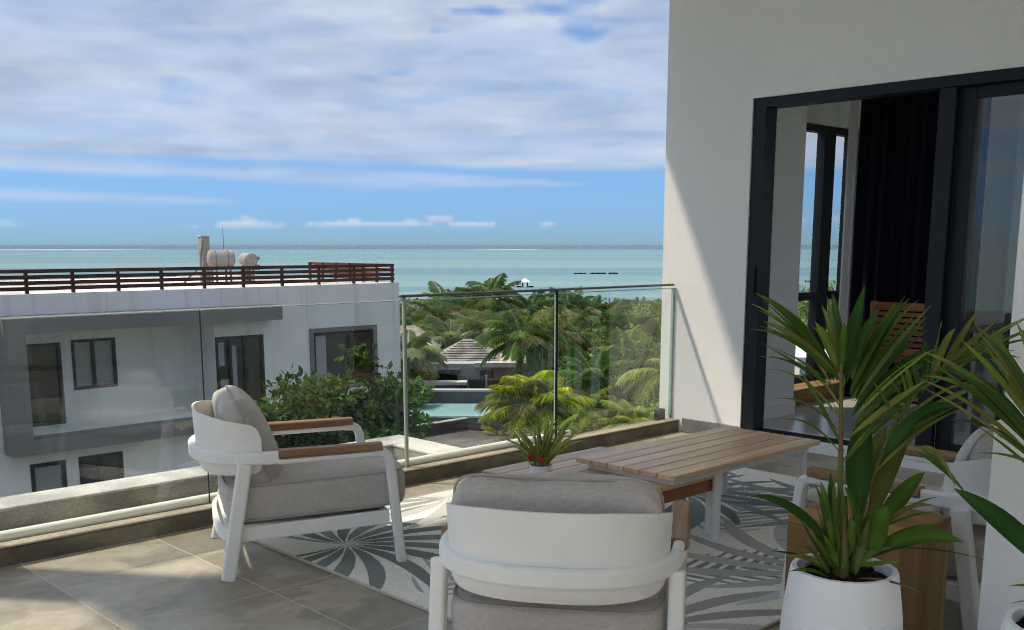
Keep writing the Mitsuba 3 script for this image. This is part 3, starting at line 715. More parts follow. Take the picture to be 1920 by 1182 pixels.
# offsets from soil centre at photo pixel (1580,1072)
def off(bx_, by_, tx_, ty_, w, *r): Ls.append((bx_ - 1580, by_ - 1060, tx_ - 1580, ty_ - 1060, w, *r))
for a in [(1552, 702, 1397, 552, 22), (1546, 690, 1418, 598, 15), (1545, 706, 1402, 580, 13), (1550, 715, 1405, 632, 11), (1548, 730, 1410, 662, 8, 0, -.05, .25), (1556, 760, 1436, 655, 9), (1560, 775, 1425, 690, 7, 0, .03, .3), (1562, 800, 1442, 742, 6, 0, .02, .3),
          (1566, 840, 1462, 770, 8, 0, -.06, .3), (1568, 830, 1480, 690, 11),
          (1553, 690, 1506, 598, 20), (1555, 690, 1533, 553, 22), (1558, 690, 1586, 536, 36, 0, -.05, -.05), (1557, 700, 1556, 598, 22), (1566, 700, 1612, 572, 24),
          (1572, 720, 1642, 566, 22), (1575, 728, 1662, 556, 20), (1578, 738, 1680, 560, 17), (1580, 752, 1694, 590, 17), (1578, 765, 1704, 640, 18), (1580, 785, 1716, 652, 16), (1574, 700, 1600, 610, 26), (1578, 800, 1700, 690, 18), (1570, 850, 1668, 740, 18),
          (1716, 690, 1802, 588, 20), (1735, 680, 1852, 585, 9), (1755, 665, 1900, 585, 7, -.03, -.1), (1770, 655, 1880, 622, 7), (1700, 705, 1694, 630, 16), (1690, 716, 1672, 664, 13), (1708, 700, 1738, 604, 17, 0, -.05, .3), (1680, 735, 1662, 672, 13), (1745, 672, 1842, 650, 10),
          (1665, 775, 1600, 690, 12), (1672, 760, 1640, 700, 11), (1640, 830, 1752, 732, 34, 0, -.1, .35), (1690, 812, 1752, 862, 14, -.04, -.12, .5), (1628, 850, 1770, 742, 20, .03, .1, .2), (1660, 780, 1790, 690, 14),
          (1602, 950, 1602, 758, 58, .02, .05, .05), (1622, 965, 1690, 765, 54, .04, .08, .08), (1606, 1000, 1572, 882, 62, -.03, -.08, .1), (1620, 1005, 1648, 915, 52, -.03, -.05, .1), (1590, 930, 1640, 790, 40, .05, .09, .1),
          (1560, 1015, 1410, 908, 34, -.02, -.10, .25), (1556, 1020, 1545, 875, 20, -.02), (1560, 1015, 1530, 884, 18, -.03), (1565, 1010, 1552, 890, 22, 0), (1552, 1045, 1476, 1014, 17, -.03, -.1, .2), (1552, 1050, 1500, 982, 16, -.04, -.1, .2), (1556, 1040, 1516, 955, 17, -.02), (1553, 1055, 1486, 1040, 12, -.05, -.1, .2),
          (1566, 1040, 1530, 930, 18, .0), (1575, 1050, 1560, 930, 20, .02), (1588, 1050, 1590, 930, 22, .03), (1600, 1050, 1618, 940, 20, -.03),
          (1618, 1012, 1772, 956, 30, -.02, -.12, .22), (1640, 1000, 1812, 988, 8, -.02, -.10, .1), (1612, 1025, 1742, 962, 20, .0, .06, .2), (1632, 985, 1712, 872, 34, .03, .1, .15), (1640, 960, 1720, 900, 20, 0, -.1, .2), (1604, 1050, 1716, 1058, 7, -.06, -.1, .15, (.16, .10, .06)), (1596, 1040, 1660, 990, 18, -.03, -.06, .3), (1575, 1045, 1610, 960, 18, -.03), (1570, 1040, 1540, 975, 18, -.03, -.06)]: off(*a)
potted_palm('tall potted palm with long pointed leaflets in front of the wooden cube', (2.48, 1.30), .522, 695,
            [{'pts': [(-8, 0, 0), (-14, -140, .01), (-20, -270, 0), (-26, -390, -.02)], 'r': .0105}, {'pts': [(12, 0, .01), (28, -140, .03), (66, -270, .02), (120, -370, 0), (210, -440, -.03)], 'r': .0085}, {'pts': [(0, 0, -.01), (-2, -70, -.01), (-6, -150, -.01)], 'r': .014}, {'pts': [(-14, 0, .02), (-22, -60, .02), (-30, -110, .0)], 'r': .008}],
            Ls, 5)
# second plant, cut by the right edge of the frame
pot('white pot at the right edge holding the second palm before the column', 2.505, .742, .53)
L2 = []
for a in [(1940, 872, 1755, 700, 26), (1935, 862, 1728, 688, 18, 0, -.05, .2), (1938, 850, 1788, 664, 22), (1940, 850, 1812, 650, 20), (1945, 845, 1830, 652, 22), (1948, 850, 1868, 636, 24), (1950, 840, 1908, 612, 28), (1952, 845, 1895, 690, 24), (1936, 880, 1720, 738, 18, .02, .06, .3), (1936, 890, 1780, 800, 12, 0, -.05, .3),
          (1965, 840, 1960, 600, 26), (1975, 850, 2020, 620, 26), (1980, 860, 2070, 660, 24), (1985, 870, 2120, 720, 24), (1960, 1050, 1798, 908, 36, 0, -.10, .12), (1965, 1080, 1895, 1060, 9, 0, -.1, .1), (1970, 1100, 1900, 1085, 8, 0, -.12, .1), (1985, 1080, 2100, 940, 34), (1975, 1060, 2000, 900, 36), (1980, 1100, 2060, 1040, 18), (1970, 900, 1850, 830, 12)]:
    L2.append((a[0] - 1990, a[1] - 1150, a[2] - 1990, a[3] - 1150, *a[4:]))
potted_palm('second potted palm reaching into view from the right edge', (2.505, .742), .507, 735,
            [{'pts': [(0, 0, 0), (-15, -120, .0), (-35, -220, 0), (-45, -300, -.02)], 'r': .010}, {'pts': [(5, 0, 0), (0, -90, .03), (-15, -200, .03), (-10, -320, .02)], 'r': .009}], L2, 9)

# small flowering plant at the far end of the low table
fp = thing('flowering_plant', 'small leafy plant with red flowers on the low table behind the front chair', 'plant')
px0 = np.array([3.30, 3.26, .332])
add('pot', place(lathe([(0, 0), (.04, 0), (.055, .07), (.05, .07), (.046, .055), (0, .055)], 24), px0, 0), 'mat_pot', fp, 40)
r_ = np.random.default_rng(4)
for k in range(95):
    a, e = r_.uniform(0, 6.283), r_.uniform(.55, 1.45)
    Lr = r_.uniform(.08, .27)
    lv = Leaves(); o_ = np.array([r_.normal(0, .018), r_.normal(0, .018), .06]); lv.blade(px0 + o_, px0 + o_ + Lr * np.array([math.cos(a) * math.cos(e), math.sin(a) * math.cos(e), math.sin(e)]), r_.uniform(.008, .020), r_.uniform(-.05, .3), (math.sin(a), -math.cos(a), .9), col=np.array((.25, .29, .075)) * r_.uniform(.6, 1.5))
    lv.put('leaf', fp, smooth=True)
for k in range(7):
    a = r_.uniform(0, 6.283)
    s = trimesh.creation.icosphere(subdivisions=2, radius=.009 + .005 * r_.random())
    s.vertices *= 1 + .45 * np.sin(5 * np.arctan2(s.vertices[:, 1], s.vertices[:, 0]) + a)[:, None] * .5
    q = px0 + np.array([-.03 + .045 * math.cos(a), .045 * math.sin(a) - .02, .07 + .05 * r_.random()])
    s.apply_translation(q); add('flower', s, 'mat_red', fp)

# ------------------------------------------------------------------ neighbouring building
nb = thing('neighbour_building', 'pale grey flat-roofed building with dark framed windows beyond the glass railing', 'building')
NL, NR, NF, NZ, NB_ = -6.0, 18.4, 24.0, .33, -10.5
body = man(box(NL, NR, NF, 38, NB_, .18)) - man(box(7.75, 12.5, 23, 25.2, -2.85, -.5))
holes = {'door_a': (8.25, 9.12, -3.10 + .25, -.89, 25.2), 'win_a': (9.37, 10.45, -2.07, -.85, 25.2), 'french': (12.51, 13.89, -3.1, -.90, NF), 'win_b': (15.42, 17.42, -2.44, -.96, NF), 'low_a': (7.81, 8.60, -4.45, -3.50, NF), 'low_b': (8.90, 9.95, -4.45, -3.48, NF),
         'l1': (3.0, 4.2, -2.2, -.9, NF), 'l2': (3.2, 4.6, -4.6, -3.5, NF)}
for a, b, z0, z1, y in holes.values(): body = body - man(box(a, b, y - .3, y + .14, z0, z1))
add('wall', mesh_of(body), 'mat_neighbour', nb)
pw = man(box(NL, NR, NF, 38, .181, NZ)) - man(box(NL + .2, NR - .2, NF + .2, 37.8, 0, 1))
add('parapet', mesh_of(pw), 'mat_neighbour', nb)
add('roof', box(NL + .21, NR - .21, NF + .21, 37.79, .182, .20), 'mat_roofwhite', nb)
fr = cat(box(7.30, 7.75, 23.4, 23.998, -3.19, -.13), box(7.751, 14.14, 23.4, 23.998, -.50, -.13), box(7.751, 12.5, 23.4, 23.998, -3.19, -2.86))
add('balcony_frame', fr, 'mat_neighbour_grey', nb, label='grey box frame around the recessed balcony')
add('balcony_glass', sheet([(7.76, 23.5, -2.84), (12.49, 23.5, -2.84), (12.49, 23.5, -1.95), (7.76, 23.5, -1.95)]), 'mat_glass', nb)
def window(h, mull, pane, label=None, frame='mat_darkframe', t=.07, cur=None):
    a, b, z0, z1, y = holes[h]
    fm = [box(a + .001, a + t, y - .02, y + .06, z0 + .001, z1 - .001), box(b - t, b - .001, y - .02, y + .06, z0 + .001, z1 - .001), box(a + t, b - t, y - .02, y + .06, z1 - t, z1 - .001), box(a + t, b - t, y - .02, y + .06, z0 + .001, z0 + t)]
    for m_ in mull: fm.append(box(m_ - t * .55, m_ + t * .55, y - .015, y + .06, z0 + t, z1 - t))
    k = add('window', cat(*fm), frame, nb, label=label)
    xs_ = [a + t] + [m_ for m_ in mull] + [b - t]
    for p0, p1, mt in zip(xs_[:-1], xs_[1:], pane):
        add('pane', box(p0, p1, y + .065, y + .075, z0 + t, z1 - t), mt, k)
    return k
window('door_a', [], ['mat_pane_dark'], 'dark balcony door')
window('win_a', [9.89], ['mat_pane_frost', 'mat_pane_frost'], 'two-pane window with pale frosted panes')
k = window('french', [12.92, 13.35], ['mat_pane_dark', 'mat_pane_dark', 'mat_pane_dark'], 'tall glazed door with curtains')
add('curtain', curtain_m := box(12.94, 13.12, NF + .05, NF + .062, -3.0, -1.15), 'mat_greycurtain', k)
add('curtain', box(12.60, 12.78, NF + .05, NF + .062, -1.65, -1.05), 'mat_greycurtain', k)
add('curtain', box(12.64, 12.90, NF + .05, NF + .062, -3.0, -2.0), 'mat_greycurtain', k)
wb = window('win_b', [16.62], ['mat_pane_dark', 'mat_black'], 'wide window with a louvred shutter on its right half')
a, b, z0, z1, y = holes['win_b']
for i in range(19):
    z = z0 + .09 + i * (z1 - z0 - .16) / 19
    m = box(16.66, b - .075, y + .0, y + .012, z, z + .058); m.apply_transform(trimesh.transformations.rotation_matrix(-.5, (1, 0, 0), (17, y + .01, z + .03)))
    add_wood('slat', m, 'mat_brownrail', wb, 0)
add('curtain', box(15.50, 15.86, NF + .05, NF + .062, -2.36, -1.05), 'mat_greycurtain', wb)
add('window_surround', cat(box(15.30, 15.418, NF - .05, NF - .001, -2.56, -.84), box(17.422, 17.54, NF - .05, NF - .001, -2.56, -.84), box(15.418, 17.422, NF - .05, NF - .001, -.958, -.84), box(15.418, 17.422, NF - .05, NF - .001, -2.56, -2.442)), 'mat_surround', nb)
window('low_a', [], ['mat_pane_frost'], 'lower left window with dark frame', t=.09)
window('low_b', [9.42], ['mat_pane_dark', 'mat_pane_dark'], 'lower two-pane window with dark frame')
window('l1', [3.6], ['mat_pane_dark', 'mat_pane_dark']); window('l2', [3.9], ['mat_pane_dark', 'mat_pane_dark'])

rr = thing('roof_railing', 'dark brown slatted timber railing along the neighbouring flat roof', 'railing')
zr = [.40, .525, .655, .785]
for z in zr: add_wood('rail', box(-5.9, 18.28, 24.06, 24.09, z, z + .085), 'mat_brownrail', rr, 0)
px_ = [-5.8, -4.7, -3.6, -2.5, -1.4, -.3, .8, 1.9, 3.0, 4.05, 5.1, 6.1, 7.1, 8.1, 9.12, 10.18, 11.25, 12.37, 13.46, 14.6, 15.75, 16.9, 18.24]
for x in px_: add_wood('post', box(x - .035, x + .035, 24.092, 24.16, NZ + .001, .87), 'mat_brownrail', rr, 2)
pb('mat_redrail', proc(wood((.085, .028, .020), (.15, .055, .038))), .6, .3)
for z in zr: add_wood('rail', box(18.22, 18.25, 24.17, 28.4, z, z + .085), 'mat_redrail', rr, 1)
for y in np.linspace(24.8, 28.35, 6): add_wood('post', box(18.15, 18.218, y - .035, y + .035, NZ + .001, .87), 'mat_redrail', rr, 2)

# rooftop equipment
def cyl(p0, p1, r, n=28, dome=.0):
    p0, p1 = np.array(p0, float), np.array(p1, float)
    ax = (p1 - p0) / np.linalg.norm(p1 - p0)
    pts, sc = [], []
    if dome:
        for k in range(6):
            a = k / 6 * math.pi / 2
            pts.append(p0 - ax * dome * math.cos(a)); sc.append(max(math.sin(a), .03))
    pts += [p0, p1]; sc += [1, 1]
    if dome:
        for k in range(1, 7):
            a = k / 6 * math.pi / 2
            pts.append(p1 + ax * dome * math.sin(a)); sc.append(max(math.cos(a), .03))
    return sweep(pts, circle(r, n), up=(0.1, .2, .97), scales=sc)
wh = thing('water_heater', 'horizontal rooftop water tank with stand beside a square vent', 'water tank')
add('tank', cyl((15.70, 30.15, .98), (16.32, 29.9, .98), .265, dome=.10), 'mat_tank', wh, 40)
add('tank_band', cat(cyl((15.82, 30.10, .98), (15.85, 30.09, .98), .269), cyl((16.17, 29.96, .98), (16.20, 29.95, .98), .269)), 'mat_tank_dark', wh, 40)
for x, y in ((15.8, 29.95), (15.8, 30.25), (16.2, 29.8), (16.2, 30.1)): add('leg', box(x - .025, x + .025, y - .025, y + .025, .201, .80), 'mat_tank_dark', wh)
add('pipe', tube([(15.2, 29.6, 1.55), (15.12, 29.6, 1.1), (15.1, 29.6, .75), (14.7, 29.6, .45), (14.5, 29.6, .25)], .03), 'mat_tank_dark', wh, True)
vb = thing('roof_vent', 'square concrete vent stack on the roof behind the water tank', 'vent')
add('stack', box(15.68, 15.95, 30.6, 30.87, .201, 1.66, .02), 'mat_tank', vb)
add('cap', box(15.66, 15.97, 30.58, 30.89, 1.661, 1.71, .01), 'mat_roofwhite', vb)
st = thing('storage_tank', 'smaller round tank seen end-on to the right of the rooftop water tank', 'water tank')
add('tank', cyl((16.88, 29.7, .93), (17.5, 31.2, .93), .22, dome=.07), 'mat_tank', st, 40)
add('fitting', cat(cyl((17.06, 29.55, .99), (17.06, 29.75, .99), .05), box(16.98, 17.12, 29.58, 29.75, .62, .78)), 'mat_tank_dark', st)
add('stand', cat(box(16.75, 16.8, 29.8, 29.85, .201, .75), box(16.98, 17.03, 29.8, 29.85, .201, .75), box(17.2, 17.5, 30.8, 30.85, .201, .75)), 'mat_tank_dark', st)
an = add('roof_antenna', tube([(16.05, 29.9, 1.27), (16.05, 29.9, 1.60), (16.05, 29.9, 1.95)], [.012, .009, .006]), 'mat_tank_dark'); labels[an] = {'label': 'thin upright antenna rising above the rooftop water tank', 'category': 'antenna'}

# ------------------------------------------------------------------ ground and sea
G = -10.5
def shore():
    r = np.linspace(-420, 420, 85)
    dist = 232 + 10 * np.sin(r * .03) + 6 * np.sin(r * .11 + 1) + 20 * (r / 300) ** 2
    rows = [(-60, G), (0, G), (30, G), (70, G), (120, G), (180, G - .2)]
    V = []
    for d, z in rows: V += [rd(a, d, z) for a in r]
    for a, d in zip(r, dist): V.append(rd(a, d - 14, G - .5))
    for a, d in zip(r, dist): V.append(rd(a, d, G - 2.2))
    for a, d in zip(r, dist): V.append(rd(a, d + 22, G - 4.0))
    n, F = len(r), []
    for i in range(len(V) // n - 1):
        for j in range(n - 1): F += [(i * n + j, i * n + j + 1, (i + 1) * n + j + 1), (i * n + j, (i + 1) * n + j + 1, (i + 1) * n + j)]
    return trimesh.Trimesh(np.array(V), F, process=False)
scene['ground'] = ply(shore(), 'mat_ground'); struct('ground')
def sea():
    d = np.r_[-2000, 100, 200, 300, 450, 700, 1100, 1700, 2600, 4000, 7000, 12000, 20000, 32000]
    V, F = [], []
    for x in d:
        for r in (-32000, -8000, -2000, -500, 0, 500, 2000, 8000, 32000): V.append(rd(r, x, -12.6))
    for i in range(len(d) - 1):
        for j in range(8): F += [(i * 9 + j, i * 9 + j + 1, (i + 1) * 9 + j + 1), (i * 9 + j, (i + 1) * 9 + j + 1, (i + 1) * 9 + j)]
    return trimesh.Trimesh(np.array(V), F, process=False)
scene['sea'] = ply(sea(), 'mat_sea'); struct('sea')

# moored boats / swim platform
for i, (r, l, hh) in enumerate([(33.5, 6.0, .7), (42.5, 7.5, .8), (50.0, 4.5, .9)]):
    b = thing('moored_barge', ['left dark flat barge on the lagoon', 'middle and longest dark flat barge on the lagoon', 'right dark flat barge on the lagoon'][i], 'boat', 'dark barges on the lagoon')
    V = place(box(-l / 2, l / 2, -1.5, 1.5, -12.7, -12.6 + hh * .7, .2), rd(r, 512, 0), VIEW)
    add('hull', V, 'mat_boat', b)
    ps = [place(box(q - .15, q + .15, -.2, .2, -12.6 + hh * .7 - .01, -12.6 + hh + .3), rd(r, 512, 0), VIEW) for q in (np.sort(np.random.default_rng(i).uniform(-l * .45, l * .45, 3)) if i == 1 else (.4,))]
    for p_ in ps: add('post', p_, 'mat_boat', b)
hut = thing('beach_hut', 'tiny white-roofed shelter standing in the shallow water', 'shelter')
hp = rd(4.4, 350, 0)
add('roof', place(trimesh.creation.cone(radius=2.1, height=1.4, sections=8), (hp[0], hp[1], -10.9), 0), 'mat_hut', hut)
for q in ((-1.2, 0), (1.2, 0), (0, 1.0), (0, -1.0)): add('post', box(hp[0] + q[0] - .1, hp[0] + q[0] + .1, hp[1] + q[1] - .1, hp[1] + q[1] + .1, -12.9, -10.9), 'mat_boat', hut)
for s in (-1, 1): add('bench', place(box(s * 2.0 - .9, s * 2.0 + .9, -.5, .5, -12.7, -12.2), (hp[0], hp[1], 0), VIEW), 'mat_boat', hut)

# ------------------------------------------------------------------ middle distance: low roof, pool, house
an_ = thing('roof_annex', 'low dark flat roof just below the glass railing', 'building')
add('wall', box(18, 34.3, 24, 39.5, -10.49, -8.3), 'mat_housewall', an_)
add('roof', box(17.8, 34.5, 23.8, 39.7, -8.298, -8.0), 'mat_paving', an_)
add('parapet', box(17.8, 34.5, 39.4, 39.7, -7.998, -7.45), 'mat_housedark', an_)
add('coping', box(17.8, 34.52, 39.38, 39.72, -7.448, -7.40), 'mat_ledge', an_)
add('roof_seam', cat(box(28, 28.12, 23.8, 39.39, -7.998, -7.93), box(17.8, 34.5, 33, 33.1, -7.998, -7.93)), 'mat_ledge', an_)
pl_ = thing('swimming_pool', 'pale turquoise infinity pool with a dark outer wall', 'pool')
add('wall', fbox(-22, 1.5, 65.6, 66.1, -10.49, -9.63), 'mat_poolwall', pl_)
add('basin', fbox(-22, 1.5, 66.1, 71.6, -10.49, -10.3), 'mat_poolwall', pl_)
add('water', fbox(-22, 1.5, 66.1, 71.6, -10.29, -9.60), 'mat_pool', pl_)
add('back_wall', fbox(-22, 1.5, 71.601, 72.1, -10.49, -8.75), 'mat_poolwall', pl_)
add('coping', fbox(-22, 1.5, 71.55, 72.15, -8.749, -8.62), 'mat_lightpanel', pl_)
gw = thing('garden_wall', 'low pale planter wall behind the pool', 'wall')
add('planter', fbox(-12, -3.3, 74.0, 75.0, -10.4, -8.62), 'mat_housedark', gw)
add('coping', fbox(-12, -3.3, 73.9, 75.1, -8.618, -8.40), 'mat_lightpanel', gw)
gf = thing('garden_fence', 'garden fence of green and reddish panels behind the pool', 'fence')
add('green_panel', fbox(-3.25, -2.0, 76, 76.08, -10.4, -8.45), 'mat_greenpanel', gf, label='dark green fence panel')
add('post', fbox(-1.98, -1.85, 75.95, 76.1, -10.4, -8.2), 'mat_lightpanel', gf)
add('red_panel', fbox(-1.83, 2.5, 76, 76.08, -10.4, -8.45), 'mat_redpanel', gf, label='reddish fence panel')

hs = thing('low_house', 'low grey house with a weathered brown hip roof behind the pool', 'house')
add('wall', fbox(-14, 2.5, 80, 90, -10.49, -7.95), 'mat_housewall', hs)
add('flat_roof', fbox(-14.3, -4.0, 78.6, 79.99, -8.35, -8.05), 'mat_housedark', hs)
add('flat_roof', fbox(-14.2, 2.8, 79.995, 90.3, -7.949, -7.75), 'mat_housewall', hs)
def hip(r0, r1, d0, d1, z0, z1, ridge):
    c, e = (r0 + r1) / 2, (d0 + d1) / 2
    V = [(r0, d0, z0), (r1, d0, z0), (r1, d1, z0), (r0, d1, z0), (c - ridge, e, z1), (c + ridge, e, z1)]
    F = [(0, 1, 5), (0, 5, 4), (1, 2, 5), (2, 3, 4), (2, 4, 5), (3, 0, 4), (0, 2, 1), (0, 3, 2)]
    return place(trimesh.Trimesh(np.array(V, float), F, process=False), (0, 0, 0), VIEW)
hr = add('roof', hip(-6.4, -1.0, 82, 89, -7.748, -6.3, .3), 'mat_hip', hs)
for k in range(9):
    t = k / 9
    r0, r1 = -6.4 + t * 2.35, -1.0 - t * 2.4
    zz, dd = -7.748 + t * 1.448, 82 + t * 3.5
    add('shingle_course', place(sweep([(r0, dd - .04, zz + .03), (r1, dd - .04, zz + .03)], rrect(.12, .06, .01)), (0, 0, 0), VIEW), 'mat_hip', hr)
wn = add('window', fbox(-6.7, -4.3, 79.92, 79.998, -9.2, -8.42), 'mat_housedark', hs)
add('window', fbox(-2.5, -1.5, 79.92, 79.998, -8.9, -8.3), 'mat_housedark', hs)
add('canopy', fbox(-2.9, .8, 78.9, 79.99, -7.9, -7.55), 'mat_lightpanel', hs)
add('glass_box', fbox(-8.2, -5.9, 81.0, 84.0, -7.745, -6.95), 'mat_pane_frost', hs)
h2 = thing('left_house', 'house with grey-brown tiled roof half hidden by the building corner', 'house')
add('wall', fbox(-14, -6.6, 86, 96, -10.49, -7.3), 'mat_housewall', h2)
add('roof', hip(-15, -6.2, 85, 97, -7.29, -5.6, 2), 'mat_hip', h2)
add('window', fbox(-9, -7.6, 85.93, 85.998, -9, -7.4), 'mat_housedark', h2)

# ------------------------------------------------------------------ vegetation
def coconut(kind_label, r, d, base, ztop, L, nf, seed, tint=(1, 1, 1), lean=0.0, old=.12, name='coconut_palm', group=None, leafw=.026, spread=1.0):
    k = thing(name, kind_label, 'palm tree', group or ('areca palms below the terrace' if name == 'areca_palm' else 'coconut palms towards the shore'))
    R_ = np.random.default_rng(seed)
    b0 = rd(r, d, base); t0 = rd(r + lean, d, ztop)
    s = np.linspace(0, 1, 9)
    P = b0 + (t0 - b0) * s[:, None]; P[:, :2] += (RT[:2] * lean * .35) * np.sin(s * np.pi)[:, None]
    add('trunk', tube(P, np.linspace(.19, .11, 9), 7), 'mat_trunk', k, True)
    cols = [(.205, .270, .098), (.150, .215, .068), (.300, .355, .195), (.185, .250, .140)]
    for i in range(nf):
        a = 2 * math.pi * (i * .382 + R_.uniform(-.04, .04)) + seed
        u = (i + .5) / nf
        e = 1.32 - 1.95 * u ** .9 * spread + R_.uniform(-.12, .12)
        l = L * R_.uniform(.70, 1.0)
        m = 38
        t = np.linspace(0, 1, 15)
        el = e - (.80 + .5 * R_.random()) * t ** 1.5
        h = np.cumsum(np.cos(el)) * l / 15; v = np.cumsum(np.sin(el)) * l / 15
        dirh = np.array([math.cos(a), math.sin(a), 0])
        spine = t0 + dirh * h[:, None] + np.array([0, 0, 1]) * v[:, None]
        lv = Leaves()
        col = np.array(cols[R_.integers(4)]) * np.array(tint) * R_.uniform(.75, 1.35)
        if R_.random() < old: col = np.array((.30, .30, .12)) * R_.uniform(.7, 1.3)
        q = np.linspace(.10, .99, m)
        B = np.stack([np.interp(q, t, spine[:, c]) for c in range(3)], 1)
        tg = np.stack([np.interp(q, t, np.gradient(spine[:, c])) for c in range(3)], 1); tg /= np.linalg.norm(tg, axis=1, keepdims=True)
        sd = np.cross(tg, [0, 0, 1]); sd /= np.linalg.norm(sd, axis=1, keepdims=True) + 1e-9
        ll = l * .34 * np.sin(np.pi * (.12 + .83 * q)) ** .7 * R_.uniform(.8, 1.2, m)
        for sg in (-1, 1):
            dv = sd * sg * .80 + tg * .55; dv[:, 2] -= .18
            dv /= np.linalg.norm(dv, axis=1, keepdims=True)
            mid = B + dv * (ll * .5)[:, None]
            tip = B + dv * (ll * .92)[:, None]; tip[:, 2] -= ll * R_.uniform(.12, .55, m)
            wd = np.cross(dv, np.cross(dv, [0, 0, 1]) + .5 * R_.normal(0, 1, (m, 3))); wd /= np.linalg.norm(wd, axis=1, keepdims=True) + 1e-9
            wd = wd * .5 + tg * .7
            lv.diamonds(B, mid, tip, wd, np.full(m, leafw * l / 3.2), col * R_.uniform(.75, 1.3, (m, 1)))
        # the rachis as a thin strip
        nb_ = np.cross(np.gradient(spine, axis=0), [0, 0, 1]); nb_ /= np.linalg.norm(nb_, axis=1, keepdims=True) + 1e-9
        lv.diamonds(spine[:-1], (spine[:-1] + spine[1:]) / 2, spine[1:], nb_[:-1], np.full(14, .03), np.repeat((col * 1.5)[None], 14, 0))
        lv.put('frond', k, 'mat_far_leaf')
    return k

def leafy(label, r, d, base, zc, rad, nclump, per, size, seed, col=(.05, .085, .02), name='leafy_tree', cate='tree', xy=None, group=None, trunk=True, mat='mat_far_leaf', flat=.8):
    k = thing(name, label, cate, group or ('leafy trees below the terrace' if name == 'leafy_tree' else 'broadleaf trees beside the neighbouring building'))
    R_ = np.random.default_rng(seed)
    c = rd(r, d, zc) if xy is None else np.array([xy[0], xy[1], zc])
    if trunk:
        add('trunk', tube([[c[0], c[1], base], [c[0] + .1, c[1], (base + zc) / 2], [c[0], c[1], zc]], [.2, .15, .08], 7), 'mat_trunk', k, True)
    cl = []
    while len(cl) < nclump:
        p = R_.uniform(-1, 1, 3)
        n_ = np.linalg.norm(p)
        if n_ < 1 and n_ > .35 and p[2] > -.75: cl.append(p * np.array(rad) * (R_.uniform(.55, 1.32) if mat == 'mat_leaf' else R_.uniform(.8, 1.12)))
    cl = np.array(cl)
    if trunk:
        lim = [tube([c - [0, 0, rad[2] * .5], c + q * .5 + [0, 0, -.1], c + q * .95], [.05, .035, .012], 5) for q in cl[:: max(1, nclump // 14)]]
        add('limb', cat(*lim), 'mat_trunk', k, True)
    lv = Leaves()
    for q in cl:
        cr = min(rad) * R_.uniform(.22, .42)
        o = R_.normal(0, 1, (per, 3)); o /= np.linalg.norm(o, axis=1, keepdims=True); o *= (R_.random((per, 1)) ** .5) * cr * np.array([1.1, 1.1, flat])
        B = c + q + o
        dv = R_.normal(0, 1, (per, 3)) + o / cr * .8; dv[:, 2] -= .25; dv /= np.linalg.norm(dv, axis=1, keepdims=True)
        sd = np.cross(dv, R_.normal(0, 1, (per, 3)) * .6 + [0, 0, 1]); sd /= np.linalg.norm(sd, axis=1, keepdims=True) + 1e-9
        s_ = size * R_.uniform(.6, 1.3, per)
        base_c = np.array(col) * (3.0 if mat == 'mat_far_leaf' else 1.0) * R_.uniform(.65, 1.4) * np.array([R_.uniform(.85, 1.2), 1, R_.uniform(.8, 1.2)])
        lv.diamonds(B, B + dv * (s_ * .5)[:, None], B + dv * s_[:, None], sd, s_ * .30, base_c * R_.uniform(.65, 1.4, (per, 1)))
    lv.put('crown', k, mat)
    return k

# the leafy tree right outside the railing
leafy('dark green leafy tree in front of the neighbouring building', 0, 0, -10.4, -1.30, (1.02, 1.02, 1.12), 92, 150, .125, 101, (.066, .125, .034), 'broadleaf_tree', xy=(8.30, 12.62), mat='mat_leaf')
leafy('leafy shrub tree at the right corner of the neighbouring building', 0, 0, -10.4, -1.42, (.50, .50, .66), 36, 150, .12, 102, (.068, .135, .036), 'broadleaf_tree', xy=(8.98, 12.05), mat='mat_leaf')

